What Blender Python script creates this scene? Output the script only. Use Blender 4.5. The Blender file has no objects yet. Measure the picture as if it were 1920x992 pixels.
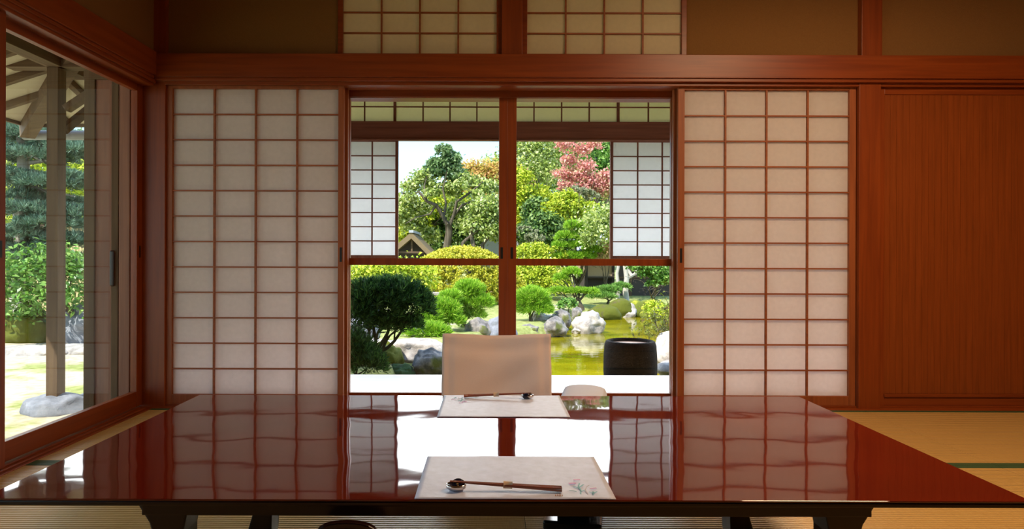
import bpy, math, random
import numpy as np
from mathutils import Vector, Matrix, noise
C = bpy.context.scene
COL = C.collection
# ------------------------------------------------------------------ camera, world, sun, exposure
F, PX, PY, H = 1250.0, 917.0, 483.0, 0.826        # focal length in pixels, vanishing point, eye height
cam = bpy.data.objects.new('camera', bpy.data.cameras.new('camera')); COL.objects.link(cam)
cam.data.sensor_width = 36.0; cam.data.lens = 36.0*F/1920.0
cam.data.shift_x = (960-PX)/1920.0; cam.data.shift_y = -(496-PY)/1920.0
cam.data.clip_start = 0.02; cam.data.clip_end = 500
cam.matrix_world = Matrix.Translation((0, 0, H)) @ Matrix.Rotation(math.radians(90), 4, 'X') @ Matrix.Rotation(math.radians(0.17), 4, 'Z')
C.camera = cam
C.view_settings.view_transform = 'Standard'; C.view_settings.look = 'None'
C.view_settings.exposure = 0.6; C.view_settings.gamma = 1.0; C.view_settings.use_curve_mapping = False
C.cycles.use_denoising = True
C.cycles.max_bounces = 14; C.cycles.transparent_max_bounces = 24; C.cycles.transmission_bounces = 10
C.cycles.diffuse_bounces = 6; C.cycles.glossy_bounces = 5
C.cycles.sample_clamp_indirect = 6.0

SUN_STRENGTH, SKY_STRENGTH, ADDED_CLOUD = 5.8, 1.4, 4.6
LAMP_POWER = 35.0
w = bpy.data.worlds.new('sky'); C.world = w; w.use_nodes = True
nt = w.node_tree; nt.nodes.clear()
def WN(t, **k):
    n = nt.nodes.new(t)
    for a, b in k.items(): setattr(n, a, b)
    return n
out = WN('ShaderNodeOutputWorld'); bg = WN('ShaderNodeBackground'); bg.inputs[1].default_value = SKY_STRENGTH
tc = WN('ShaderNodeTexCoord'); sep = WN('ShaderNodeSeparateXYZ'); nt.links.new(tc.outputs['Generated'], sep.inputs[0])
rp = WN('ShaderNodeValToRGB'); nt.links.new(sep.outputs['Z'], rp.inputs[0])
e = rp.color_ramp.elements
e[0].position = 0.0; e[0].color = (0.80, 0.98, 1.0, 1); e[1].position = 0.9; e[1].color = (0.22, 0.42, 0.80, 1)
for p, c in ((0.06, (0.72, 0.96, 1.0, 1)), (0.17, (0.46, 0.76, 1.0, 1)), (0.45, (0.36, 0.60, 0.95, 1))):
    k = e.new(p); k.color = c
# unseen bright cloud bank added above the garden, whitens table reflections and lights the room
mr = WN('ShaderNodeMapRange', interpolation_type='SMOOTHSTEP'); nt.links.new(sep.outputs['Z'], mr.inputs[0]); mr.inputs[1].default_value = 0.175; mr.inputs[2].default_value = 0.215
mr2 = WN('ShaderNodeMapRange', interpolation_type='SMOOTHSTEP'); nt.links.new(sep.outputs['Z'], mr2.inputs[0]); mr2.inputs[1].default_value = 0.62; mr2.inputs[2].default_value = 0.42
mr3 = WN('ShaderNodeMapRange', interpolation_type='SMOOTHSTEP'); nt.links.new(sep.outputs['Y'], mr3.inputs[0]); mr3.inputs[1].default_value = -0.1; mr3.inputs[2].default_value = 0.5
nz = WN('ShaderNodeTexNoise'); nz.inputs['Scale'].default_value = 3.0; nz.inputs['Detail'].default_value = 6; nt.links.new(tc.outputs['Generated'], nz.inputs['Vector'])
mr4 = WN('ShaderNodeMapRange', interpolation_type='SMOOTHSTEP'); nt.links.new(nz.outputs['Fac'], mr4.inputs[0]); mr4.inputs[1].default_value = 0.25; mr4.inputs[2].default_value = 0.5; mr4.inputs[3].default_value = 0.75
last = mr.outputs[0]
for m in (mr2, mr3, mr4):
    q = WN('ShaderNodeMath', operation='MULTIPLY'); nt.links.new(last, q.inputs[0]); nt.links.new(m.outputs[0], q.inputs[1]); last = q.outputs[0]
mx = WN('ShaderNodeMix', data_type='RGBA'); nt.links.new(last, mx.inputs[0]); nt.links.new(rp.outputs[0], mx.inputs[6]); mx.inputs[7].default_value = (ADDED_CLOUD*0.93, ADDED_CLOUD*0.97, ADDED_CLOUD, 1)
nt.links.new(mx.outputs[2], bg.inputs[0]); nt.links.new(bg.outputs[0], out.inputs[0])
sun = bpy.data.objects.new('sun', bpy.data.lights.new('sun', 'SUN')); COL.objects.link(sun)
sun.data.energy = SUN_STRENGTH; sun.data.angle = math.radians(0.6); sun.data.color = (1.0, 0.95, 0.86)
SA, SE = math.radians(40), math.radians(50)                      # sun behind the viewer's left shoulder
sdir = Vector((math.sin(SA)*math.cos(SE), math.cos(SA)*math.cos(SE), -math.sin(SE)))
sun.rotation_euler = sdir.to_track_quat('-Z', 'Y').to_euler()

# ------------------------------------------------------------------ materials
MATS = {}
def newmat(name):
    m = bpy.data.materials.new(name); m.use_nodes = True; m.node_tree.nodes.clear(); MATS[name] = m
    n = m.node_tree
    o = n.nodes.new('ShaderNodeOutputMaterial')
    def N(t, ins=None, **k):
        x = n.nodes.new(t)
        for a, b in k.items(): setattr(x, a, b)
        for a, b in (ins or {}).items():
            if isinstance(b, bpy.types.NodeSocket): n.links.new(b, x.inputs[a])
            else: x.inputs[a].default_value = b
        return x
    def fin(sh): n.links.new(sh, o.inputs[0]); return m
    return m, N, fin
def c4(c): return (c[0], c[1], c[2], 1)
def ramp(N, fac, stops):
    r = N('ShaderNodeValToRGB', {0: fac}); e = r.color_ramp.elements
    e[0].position = stops[0][0]; e[0].color = c4(stops[0][1]); e[1].position = stops[-1][0]; e[1].color = c4(stops[-1][1])
    for p, c in stops[1:-1]: k = e.new(p); k.color = c4(c)
    return r.outputs[0]
def plain(name, col, rough=0.5, spec=0.5, metal=0, bump=0, bscale=200):
    m, N, fin = newmat(name)
    tc = N('ShaderNodeTexCoord'); nz = N('ShaderNodeTexNoise', {'Vector': tc.outputs['Object'], 'Scale': bscale, 'Detail': 3})
    col2 = ramp(N, nz.outputs[0], [(0.3, [x*0.88 for x in col]), (0.7, col)])
    b = N('ShaderNodeBsdfPrincipled', {'Base Color': col2, 'Roughness': rough, 'Metallic': metal, 'Specular IOR Level': spec})
    if bump:
        bp = N('ShaderNodeBump', {'Height': nz.outputs[0], 'Strength': bump, 'Distance': 0.002}); N.__self__ if False else None
        m.node_tree.links.new(bp.outputs[0], b.inputs['Normal'])
    return fin(b.outputs[0])
def wood(name, a, b_, axis='z', rough=0.38, scale=1.0, spec=0.4):
    m, N, fin = newmat(name)
    tc = N('ShaderNodeTexCoord')
    s = {'x': (1.2, 26, 26), 'y': (26, 1.2, 26), 'z': (26, 26, 1.2)}[axis]
    mp = N('ShaderNodeMapping', {'Vector': tc.outputs['Object'], 'Scale': tuple(v*scale for v in s)})
    n1 = N('ShaderNodeTexNoise', {'Vector': mp.outputs[0], 'Scale': 1.6, 'Detail': 5, 'Distortion': 0.6})
    col = ramp(N, n1.outputs[0], [(0.3, a), (0.5, [(x+y)/2 for x, y in zip(a, b_)]), (0.7, b_)])
    bp = N('ShaderNodeBump', {'Height': n1.outputs[0], 'Strength': 0.12, 'Distance': 0.002})
    b = N('ShaderNodeBsdfPrincipled', {'Base Color': col, 'Roughness': rough, 'Specular IOR Level': spec, 'Normal': bp.outputs[0]})
    return fin(b.outputs[0])
RED_A, RED_B = (0.19, 0.033, 0.005), (0.28, 0.055, 0.008)
for ax in 'xyz': wood('red_wood_'+ax, RED_A, RED_B, ax)
wood('door_wood', (0.21, 0.044, 0.006), (0.28, 0.060, 0.009), 'z', 0.4, 2.0)
for ax in 'xyz': wood('shoji_wood_'+ax, (0.24, 0.060, 0.015), (0.36, 0.10, 0.028), ax, 0.5)
for ax in 'xyz': wood('outer_wood_'+ax, (0.20, 0.075, 0.045), (0.30, 0.12, 0.07), ax, 0.6)
for ax in 'xyz': wood('weathered_wood_'+ax, (0.085, 0.052, 0.03), (0.16, 0.105, 0.062), ax, 0.8, 0.7, 0.2)
wood('pale_deck', (0.86, 0.86, 0.86), (0.94, 0.94, 0.94), 'x', 0.28, 0.6, 0.6)
wood('ceiling_wood', (0.24, 0.13, 0.06), (0.34, 0.19, 0.09), 'y', 0.6)
plain('plaster', (0.25, 0.12, 0.038), 0.95, 0.1, bump=0.4, bscale=260)
plain('cream_plaster', (0.62, 0.56, 0.42), 0.95, 0.1, bump=0.3)
plain('dark_slot', (0.012, 0.010, 0.009), 0.4)
plain('black_lacquer', (0.012, 0.011, 0.012), 0.12)
plain('roof_under', (0.52, 0.44, 0.33), 0.9, 0.1)
def paper(name, col, t):
    m, N, fin = newmat(name)
    tc = N('ShaderNodeTexCoord'); nz = N('ShaderNodeTexNoise', {'Vector': tc.outputs['Object'], 'Scale': 45.0, 'Detail': 5})
    cc = ramp(N, nz.outputs[0], [(0.3, [x*0.95 for x in col]), (0.7, col)])
    d = N('ShaderNodeBsdfDiffuse', {'Color': cc}); tr = N('ShaderNodeBsdfTranslucent', {'Color': cc})
    mx = N('ShaderNodeMixShader', {0: t, 1: d.outputs[0], 2: tr.outputs[0]})
    return fin(mx.outputs[0])
paper('shoji_paper', (0.96, 0.91, 0.89), 0.68)
paper('ranma_paper', (0.92, 0.80, 0.60), 0.60)
paper('outer_paper', (0.94, 0.95, 0.97), 0.60)
paper('outer_ranma_paper', (0.98, 0.96, 0.80), 0.78)
def glass(name, tint, refl):
    m, N, fin = newmat(name)
    g = N('ShaderNodeNewGeometry')
    dt = N('ShaderNodeVectorMath', {0: g.outputs['Incoming'], 1: g.outputs['Normal']}, operation='DOT_PRODUCT')
    ab = N('ShaderNodeMath', {0: dt.outputs['Value']}, operation='ABSOLUTE')
    om = N('ShaderNodeMath', {0: 1.0, 1: ab.outputs[0]}, operation='SUBTRACT'); pw = N('ShaderNodeMath', {0: om.outputs[0], 1: 5.0}, operation='POWER')
    mm = N('ShaderNodeMath', {0: pw.outputs[0], 1: 0.96*refl, 2: 0.04*refl}, operation='MULTIPLY_ADD', use_clamp=True)
    t = N('ShaderNodeBsdfTransparent', {'Color': c4(tint)}); g = N('ShaderNodeBsdfGlossy', {'Color': (1, 1, 1, 1), 'Roughness': 0.0})
    return fin(N('ShaderNodeMixShader', {0: mm.outputs[0], 1: t.outputs[0], 2: g.outputs[0]}).outputs[0])
glass('window_glass', (0.96, 0.98, 0.96), 1.0)
glass('clear_glass', (0.985, 0.99, 0.985), 0.3)
# lacquered table top: deep red, mirror-like, very slightly wavy
m, N, fin = newmat('red_lacquer')
tc = N('ShaderNodeTexCoord')
mp = N('ShaderNodeMapping', {'Vector': tc.outputs['Object'], 'Scale': (1.3, 1.5, 1)})
n1 = N('ShaderNodeTexNoise', {'Vector': mp.outputs[0], 'Scale': 5.0, 'Detail': 0.6})
n2 = N('ShaderNodeTexNoise', {'Vector': tc.outputs['Object'], 'Scale': 60.0, 'Detail': 2})
ad = N('ShaderNodeMath', {0: n2.outputs[0], 1: 0.012, 2: n1.outputs[0]}, operation='MULTIPLY_ADD')
bp = N('ShaderNodeBump', {'Height': ad.outputs[0], 'Strength': 1.0, 'Distance': 0.0008})
n3 = N('ShaderNodeTexNoise', {'Vector': tc.outputs['Object'], 'Scale': 3.0, 'Detail': 3})
cc = ramp(N, n3.outputs[0], [(0.3, (0.10, 0.0075, 0.004)), (0.7, (0.14, 0.011, 0.005))])
b = N('ShaderNodeBsdfPrincipled', {'Base Color': cc, 'Roughness': 0.035, 'IOR': 1.78, 'Specular IOR Level': 0.5, 'Normal': bp.outputs[0]})
fin(b.outputs[0])
plain('dark_lacquer', (0.018, 0.004, 0.003), 0.25)
# tatami: fine ribs running along X
m, N, fin = newmat('tatami')
tc = N('ShaderNodeTexCoord')
wv = N('ShaderNodeTexWave', {'Vector': tc.outputs['Object'], 'Scale': 0.314/0.0155, 'Distortion': 0.0}, wave_type='BANDS', bands_direction='Y')
wz = N('ShaderNodeTexNoise', {'Vector': N('ShaderNodeMapping', {'Vector': tc.outputs['Object'], 'Scale': (500, 20, 1)}).outputs[0], 'Scale': 1.0, 'Detail': 2})
cc = ramp(N, wz.outputs[0], [(0.3, (0.52, 0.31, 0.095)), (0.7, (0.64, 0.40, 0.13))])
bp = N('ShaderNodeBump', {'Height': wv.outputs[0], 'Strength': 1.0, 'Distance': 0.0042})
b = N('ShaderNodeBsdfPrincipled', {'Base Color': cc, 'Roughness': 0.30, 'Specular IOR Level': 0.75, 'Normal': bp.outputs[0]})
fin(b.outputs[0])
plain('green_binding', (0.045, 0.085, 0.035), 0.7, 0.2, bump=0.3, bscale=700)
plain('mat_paper', (0.70, 0.75, 0.97), 0.42, 0.5, bump=0.5, bscale=40)
plain('cover_cloth', (0.92, 0.73, 0.67), 0.9, 0.1, bump=0.2, bscale=900)
plain('white_cloth', (0.74, 0.80, 0.98), 0.85, 0.15, bump=0.2, bscale=900)
plain('tan_cloth', (0.55, 0.36, 0.20), 0.85, 0.1)
wood('chopstick_wood', (0.22, 0.07, 0.045), (0.33, 0.11, 0.07), 'x', 0.22)
plain('kraft', (0.68, 0.50, 0.36), 0.8); plain('silver', (0.75, 0.70, 0.68), 0.18, 0.5, 1.0)
plain('glaze_dark', (0.015, 0.015, 0.035), 0.08); plain('gold', (0.8, 0.5, 0.15), 0.3, 0.5, 1.0)
plain('ink_blue', (0.30, 0.62, 0.72), 0.8); plain('ink_pink', (0.78, 0.45, 0.75), 0.8); plain('ink_brown', (0.40, 0.16, 0.06), 0.8); plain('ink_grey', (0.6, 0.56, 0.62), 0.8)
def leafmat(name, cols, trans=0.35, rough=0.55):
    m, N, fin = newmat(name)
    g = N('ShaderNodeNewGeometry')
    st = [(i/(len(cols)-1), c) for i, c in enumerate(cols)]
    cc = ramp(N, g.outputs['Random Per Island'], st)
    p = N('ShaderNodeBsdfPrincipled', {'Base Color': cc, 'Roughness': rough, 'Specular IOR Level': 0.35})
    t = N('ShaderNodeBsdfTranslucent', {'Color': cc})
    return fin(N('ShaderNodeMixShader', {0: trans, 1: p.outputs[0], 2: t.outputs[0]}).outputs[0])
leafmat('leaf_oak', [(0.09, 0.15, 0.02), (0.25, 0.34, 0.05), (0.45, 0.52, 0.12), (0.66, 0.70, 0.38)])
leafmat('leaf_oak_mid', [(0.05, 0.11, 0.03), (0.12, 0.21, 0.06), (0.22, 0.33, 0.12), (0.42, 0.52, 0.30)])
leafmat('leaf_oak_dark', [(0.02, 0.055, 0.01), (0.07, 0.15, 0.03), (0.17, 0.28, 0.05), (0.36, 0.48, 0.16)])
leafmat('leaf_yellowgreen', [(0.17, 0.27, 0.012), (0.36, 0.46, 0.02), (0.55, 0.62, 0.04), (0.72, 0.72, 0.10)])
leafmat('leaf_hedge', [(0.26, 0.30, 0.015), (0.46, 0.46, 0.03), (0.66, 0.60, 0.05), (0.80, 0.70, 0.12)])
leafmat('leaf_autumn', [(0.40, 0.34, 0.05), (0.62, 0.44, 0.10), (0.70, 0.36, 0.14), (0.36, 0.42, 0.08)])
leafmat('leaf_red', [(0.55, 0.16, 0.14), (0.72, 0.30, 0.27), (0.80, 0.42, 0.36), (0.55, 0.42, 0.20)])
leafmat('leaf_blossom', [(0.62, 0.30, 0.20), (0.72, 0.48, 0.30), (0.50, 0.45, 0.14), (0.35, 0.40, 0.10)])
leafmat('leaf_broad', [(0.05, 0.14, 0.02), (0.12, 0.28, 0.04), (0.22, 0.42, 0.07), (0.40, 0.56, 0.16)], 0.3, 0.35)
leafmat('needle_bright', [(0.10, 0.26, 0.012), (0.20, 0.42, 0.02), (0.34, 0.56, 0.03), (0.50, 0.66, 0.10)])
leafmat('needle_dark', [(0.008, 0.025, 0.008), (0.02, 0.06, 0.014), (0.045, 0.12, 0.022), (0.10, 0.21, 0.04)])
leafmat('needle_blue', [(0.05, 0.11, 0.06), (0.10, 0.19, 0.12), (0.17, 0.28, 0.19), (0.30, 0.42, 0.30)], 0.2)
leafmat('leaf_grey', [(0.16, 0.19, 0.09), (0.27, 0.30, 0.15), (0.36, 0.37, 0.20), (0.47, 0.47, 0.30)])
leafmat('leaf_twig', [(0.05, 0.055, 0.02), (0.10, 0.12, 0.02), (0.22, 0.26, 0.03), (0.12, 0.07, 0.04)])
wood('bark', (0.05, 0.04, 0.025), (0.17, 0.14, 0.10), 'z', 0.9, 0.5, 0.1)
wood('bark_pale', (0.30, 0.27, 0.22), (0.55, 0.51, 0.44), 'z', 0.9, 0.5, 0.1)
wood('bark_dark', (0.03, 0.025, 0.02), (0.07, 0.055, 0.04), 'z', 0.9, 0.5, 0.1)
def rockmat(name, a, b_, moss=0.0, mosscol=(0.25, 0.27, 0.02)):
    m, N, fin = newmat(name)
    tc = N('ShaderNodeTexCoord')
    n1 = N('ShaderNodeTexNoise', {'Vector': tc.outputs['Object'], 'Scale': 7.0, 'Detail': 9, 'Roughness': 0.7})
    col = ramp(N, n1.outputs[0], [(0.32, a), (0.48, [(x+y)/2 for x, y in zip(a, b_)]), (0.6, b_)])
    n2 = N('ShaderNodeTexNoise', {'Vector': tc.outputs['Object'], 'Scale': 3.0, 'Detail': 5})
    mk = ramp(N, n2.outputs[0], [(0.62-moss*0.5, (0, 0, 0)), (0.70-moss*0.5, (1, 1, 1))])
    mx = N('ShaderNodeMix', {0: mk, 6: col, 7: c4(mosscol)}, data_type='RGBA')
    if moss <= 0: mx.inputs[0].default_value = 0; m.node_tree.links.remove(mx.inputs[0].links[0])
    bp = N('ShaderNodeBump', {'Height': n1.outputs[0], 'Strength': 0.7, 'Distance': 0.03})
    return fin(N('ShaderNodeBsdfPrincipled', {'Base Color': mx.outputs[2], 'Roughness': 0.88, 'Specular IOR Level': 0.2, 'Normal': bp.outputs[0]}).outputs[0])
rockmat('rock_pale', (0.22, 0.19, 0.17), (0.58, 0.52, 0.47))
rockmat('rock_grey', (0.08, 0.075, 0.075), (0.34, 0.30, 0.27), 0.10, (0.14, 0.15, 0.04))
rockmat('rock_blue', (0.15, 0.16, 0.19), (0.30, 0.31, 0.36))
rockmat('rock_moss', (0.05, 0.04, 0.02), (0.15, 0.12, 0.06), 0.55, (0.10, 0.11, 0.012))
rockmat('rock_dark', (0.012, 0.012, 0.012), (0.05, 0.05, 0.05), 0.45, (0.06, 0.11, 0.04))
rockmat('moss_mound', (0.24, 0.26, 0.02), (0.46, 0.44, 0.04), 0.5, (0.13, 0.15, 0.02))
rockmat('stone_black', (0.0015, 0.0015, 0.002), (0.004, 0.004, 0.005))
# ground: raked pale earth, moss and lawn in patches
m, N, fin = newmat('garden_ground')
tc = N('ShaderNodeTexCoord')
n1 = N('ShaderNodeTexNoise', {'Vector': tc.outputs['Object'], 'Scale': 0.9, 'Detail': 6, 'Roughness': 0.62})
n2 = N('ShaderNodeTexNoise', {'Vector': tc.outputs['Object'], 'Scale': 14.0, 'Detail': 6})
earth = ramp(N, n2.outputs[0], [(0.3, (0.40, 0.33, 0.23)), (0.7, (0.58, 0.50, 0.38))])
moss = ramp(N, n2.outputs[0], [(0.3, (0.19, 0.21, 0.05)), (0.7, (0.37, 0.39, 0.15))])
sx_ = N('ShaderNodeSeparateXYZ', {0: tc.outputs['Object']}); zn = N('ShaderNodeMapRange', {0: sx_.outputs[0], 1: -4.2, 2: -2.6, 3: -0.03, 4: 0.16})
sm_ = N('ShaderNodeMath', {0: n1.outputs[0], 1: zn.outputs[0]}, operation='ADD'); mk = ramp(N, sm_.outputs[0], [(0.48, (0, 0, 0)), (0.56, (1, 1, 1))])
mx = N('ShaderNodeMix', {0: mk, 6: earth, 7: moss}, data_type='RGBA')
bp = N('ShaderNodeBump', {'Height': n2.outputs[0], 'Strength': 0.5, 'Distance': 0.02})
fin(N('ShaderNodeBsdfPrincipled', {'Base Color': mx.outputs[2], 'Roughness': 0.95, 'Specular IOR Level': 0.1, 'Normal': bp.outputs[0]}).outputs[0])
m, N, fin = newmat('pond_water')
tc = N('ShaderNodeTexCoord')
n1 = N('ShaderNodeTexNoise', {'Vector': N('ShaderNodeMapping', {'Vector': tc.outputs['Object'], 'Scale': (1.2, 3.0, 1)}).outputs[0], 'Scale': 2.0, 'Detail': 3})
n4 = N('ShaderNodeTexNoise', {'Vector': N('ShaderNodeMapping', {'Vector': tc.outputs['Object'], 'Scale': (0.6, 1.0, 1)}).outputs[0], 'Scale': 1.3, 'Detail': 5})
cc = ramp(N, n4.outputs[0], [(0.3, (0.07, 0.062, 0.001)), (0.45, (0.17, 0.145, 0.002)), (0.7, (0.34, 0.28, 0.004))])
bp = N('ShaderNodeBump', {'Height': n1.outputs[0], 'Strength': 0.5, 'Distance': 0.006})
fin(N('ShaderNodeBsdfPrincipled', {'Base Color': cc, 'Roughness': 0.02, 'IOR': 1.33, 'Normal': bp.outputs[0]}).outputs[0])
m, N, fin = newmat('bamboo_fence')
tc = N('ShaderNodeTexCoord')
wv = N('ShaderNodeTexWave', {'Vector': tc.outputs['Object'], 'Scale': 6.0, 'Distortion': 0.2}, wave_type='BANDS', bands_direction='X')
cc = ramp(N, wv.outputs[0], [(0.0, (0.26, 0.19, 0.07)), (0.3, (0.56, 0.45, 0.20)), (1.0, (0.70, 0.58, 0.30))])
fin(N('ShaderNodeBsdfPrincipled', {'Base Color': cc, 'Roughness': 0.6}).outputs[0])
plain('tile', (0.40, 0.41, 0.44), 0.6); plain('thatch', (0.22, 0.16, 0.09), 0.95, 0.1, bump=0.6, bscale=30); plain('dark_timber', (0.055, 0.04, 0.032), 0.8)
plain('tan_wall', (0.44, 0.32, 0.21), 0.9); plain('reddish_brown', (0.34, 0.15, 0.08), 0.3, bump=1.0, bscale=70)
m, N, fin = newmat('lamp_glow'); fin(N('ShaderNodeEmission', {'Color': (1, 0.62, 0.30, 1), 'Strength': 3.0}).outputs[0])

# ------------------------------------------------------------------ mesh helpers
class MB:
    def __init__(s): s.v = []; s.f = []; s.sm = []
    def add(s, vs, fs, smooth=False):
        k = len(s.v); s.v += [tuple(p) for p in vs]; s.f += [tuple(i+k for i in f) for f in fs]; s.sm += [smooth]*len(fs); return s
    def box(s, x0, x1, y0, y1, z0, z1):
        vs = [(x, y, z) for z in (z0, z1) for y in (y0, y1) for x in (x0, x1)]
        return s.add(vs, [(0, 2, 3, 1), (4, 5, 7, 6), (0, 1, 5, 4), (2, 6, 7, 3), (0, 4, 6, 2), (1, 3, 7, 5)])
    def bar(s, p, q, w, h, up=(0, 0, 1)):
        p, q = Vector(p), Vector(q); d = (q-p).normalized(); u = Vector(up); a = d.cross(u).normalized(); b = a.cross(d).normalized()
        vs = [c + a*i*w/2 + b*j*h/2 for c in (p, q) for j in (-1, 1) for i in (-1, 1)]
        return s.add(vs, [(0, 1, 3, 2), (4, 6, 7, 5), (0, 4, 5, 1), (2, 3, 7, 6), (0, 2, 6, 4), (1, 5, 7, 3)])
    def prism(s, poly, axis, a0, a1):
        n = len(poly)
        def P(u, v, t): return {'x': (t, u, v), 'y': (u, t, v), 'z': (u, v, t)}[axis]
        return s.add([P(u, v, a0) for u, v in poly]+[P(u, v, a1) for u, v in poly],
                     [tuple(range(n)), tuple(reversed(range(n, 2*n)))]+[(i, i+n, (i+1) % n+n, (i+1) % n) for i in range(n)])
    def tube(s, pts, rad, n=8):
        pts = [Vector(p) for p in pts]; k0 = []; vs = []; fs = []
        for i, p in enumerate(pts):
            d = (pts[min(i+1, len(pts)-1)]-pts[max(i-1, 0)]).normalized()
            a = d.cross(Vector((0.13, 0.97, 0.2))).normalized(); b = d.cross(a)
            r = rad[i] if hasattr(rad, '__len__') else rad
            vs += [p+(a*math.cos(2*math.pi*j/n)+b*math.sin(2*math.pi*j/n))*r for j in range(n)]
        for i in range(len(pts)-1):
            fs += [(i*n+j, i*n+(j+1) % n, (i+1)*n+(j+1) % n, (i+1)*n+j) for j in range(n)]
        fs += [tuple(range(n)), tuple(reversed(range((len(pts)-1)*n, len(pts)*n)))]
        return s.add(vs, fs, True)
    def lathe(s, prof, c=(0, 0, 0), n=48, sx=1, sy=1):
        vs = []; fs = []
        for r, z in prof: vs += [(c[0]+sx*r*math.cos(2*math.pi*j/n), c[1]+sy*r*math.sin(2*math.pi*j/n), c[2]+z) for j in range(n)]
        for i in range(len(prof)-1): fs += [(i*n+j, i*n+(j+1) % n, (i+1)*n+(j+1) % n, (i+1)*n+j) for j in range(n)]
        return s.add(vs, fs, True)
    def build(s, name, mat, parent=None, bevel=0, smooth=None):
        me = bpy.data.meshes.new(name)
        off = parent_pos(parent)
        me.from_pydata([(x-off[0], y-off[1], z-off[2]) for x, y, z in s.v], [], s.f)
        me.polygons.foreach_set('use_smooth', s.sm if smooth is None else [smooth]*len(s.f))
        me.materials.append(MATS[mat]); o = bpy.data.objects.new(name, me); COL.objects.link(o)
        if parent: o.parent = parent
        if bevel:
            b = o.modifiers.new('b', 'BEVEL'); b.width = bevel; b.segments = 2; b.limit_method = 'ANGLE'
        return o
def parent_pos(p):
    t = Vector((0, 0, 0))
    while p is not None: t = t+p.location; p = p.parent
    return t
def thing(name, label, cat, loc, group=None, kind=None):
    o = bpy.data.objects.new(name, None); COL.objects.link(o); o.location = loc; o.empty_display_size = 0.1
    return tag(o, label, cat, group, kind)
def tag(o, label=None, cat=None, group=None, kind=None):
    if label: o['label'] = label
    if cat: o['category'] = cat
    if group: o['group'] = group
    if kind: o['kind'] = kind
    return o
def struct(mb, name, mat, label=None, bevel=0.002):
    o = mb.build(name, mat, None, bevel); o['kind'] = 'structure'
    if label: o['label'] = label
    return o
def copy_tree(o, parent=None):
    c = o.copy(); COL.objects.link(c)
    if parent: c.parent = parent
    for ch in [x for x in bpy.data.objects if x.parent == o]: copy_tree(ch, c)
    return c
def at(x, y, Y): return ((x-PX)*Y/F, Y, H-(y-PY)*Y/F)
def rawmesh(name, verts, faces_n, mat, parent=None, smooth=False):
    """verts: (n,k,3) array, every row one k-gon island"""
    n, k, _ = verts.shape
    v = verts.reshape(-1, 3)-np.array(parent_pos(parent))
    me = bpy.data.meshes.new(name); me.vertices.add(n*k); me.vertices.foreach_set('co', v.ravel().astype(np.float32))
    me.loops.add(n*k); me.loops.foreach_set('vertex_index', np.arange(n*k, dtype=np.int32))
    me.polygons.add(n); me.polygons.foreach_set('loop_start', np.arange(0, n*k, k, dtype=np.int32)); me.polygons.foreach_set('loop_total', np.full(n, k, dtype=np.int32))
    me.update(calc_edges=True); me.materials.append(MATS[mat])
    o = bpy.data.objects.new(name, me); COL.objects.link(o)
    if parent: o.parent = parent
    return o
def unit(a): return a/np.maximum(np.linalg.norm(a, axis=-1, keepdims=True), 1e-9)
def foliage(blobs, n, L, W, seed, parent, mat, name='foliage', spread=0.16, up=0.5, fill=0.55, per=26):
    """leaves gathered in sprigs over the surface of each crown mass"""
    r = np.random.default_rng(seed)
    wts = np.array([(b[3]*b[4]+b[4]*b[5]+b[3]*b[5]) for b in blobs]); wts /= wts.sum(); P = []
    for b, wt in zip(blobs, wts):
        c = np.array(b[:3]); R = np.array(b[3:6]); k = max(3, int(n*wt/per))
        d = unit(r.normal(size=(k, 3))); d[:, 2] = np.where(d[:, 2] < -0.55, -d[:, 2], d[:, 2])
        cc = c+d*R*(fill+(1-fill)*r.random((k, 1))**0.6)
        m_ = r.normal(size=(k, per, 3))*spread*R.mean()
        P.append((cc[:, None, :]+m_, np.broadcast_to(d[:, None, :], (k, per, 3))))
    pos = np.concatenate([p.reshape(-1, 3) for p, _ in P]); dr = np.concatenate([q.reshape(-1, 3) for _, q in P])
    N_ = len(pos)
    nrm = unit(dr*0.5+r.normal(size=(N_, 3))*0.7+np.array([0, 0, up])); t = unit(np.cross(nrm, r.normal(size=(N_, 3)))); bt = np.cross(nrm, t)
    s = (0.7+0.6*r.random((N_, 1)))
    t = t*L*s/2; bt = bt*W*s/2; fold = nrm*W*0.25*s
    V = np.stack([pos-t, pos-t*0.2+bt+fold, pos+t, pos-t*0.2-bt+fold], axis=1)
    return rawmesh(name, V, 4, mat, parent)
def needles(blobs, tufts, m_, L, W, seed, parent, mat, name='needles', flat=0.35, shell=0.5, spread=0.9):
    """pine needles in upward tufts"""
    r = np.random.default_rng(seed)
    wts = np.array([(b[3]*b[4]+b[4]*b[5]+b[3]*b[5]) for b in blobs]); wts /= wts.sum(); A = []
    for b, wt in zip(blobs, wts):
        k = max(2, int(tufts*wt)); d = unit(r.normal(size=(k, 3))); d[:, 2] = np.where(d[:, 2] < -flat, -d[:, 2], d[:, 2])
        pos = np.array(b[:3])+d*np.array(b[3:6])*(shell+(1-shell)*r.random((k, 1)))
        ax = unit(d*0.8+np.array([0, 0, 0.7])+r.normal(size=(k, 3))*0.25)
        A.append(np.concatenate([pos, ax], axis=1))
    A = np.concatenate(A); k = len(A)
    pos = np.repeat(A[:, None, :3], m_, 1); ax = np.repeat(A[:, None, 3:], m_, 1)
    d = unit(ax+r.normal(size=(k, m_, 3))*spread*0.5); L_ = L*(0.7+0.6*r.random((k, m_, 1)))
    sd = unit(np.cross(d, r.normal(size=(k, m_, 3))))*W/2
    V = np.stack([pos-sd*0.6, pos+d*L_*0.5-sd, pos+d*L_, pos+d*L_*0.5+sd], axis=2).reshape(-1, 4, 3)
    return rawmesh(name, V, 4, mat, parent)
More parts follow.
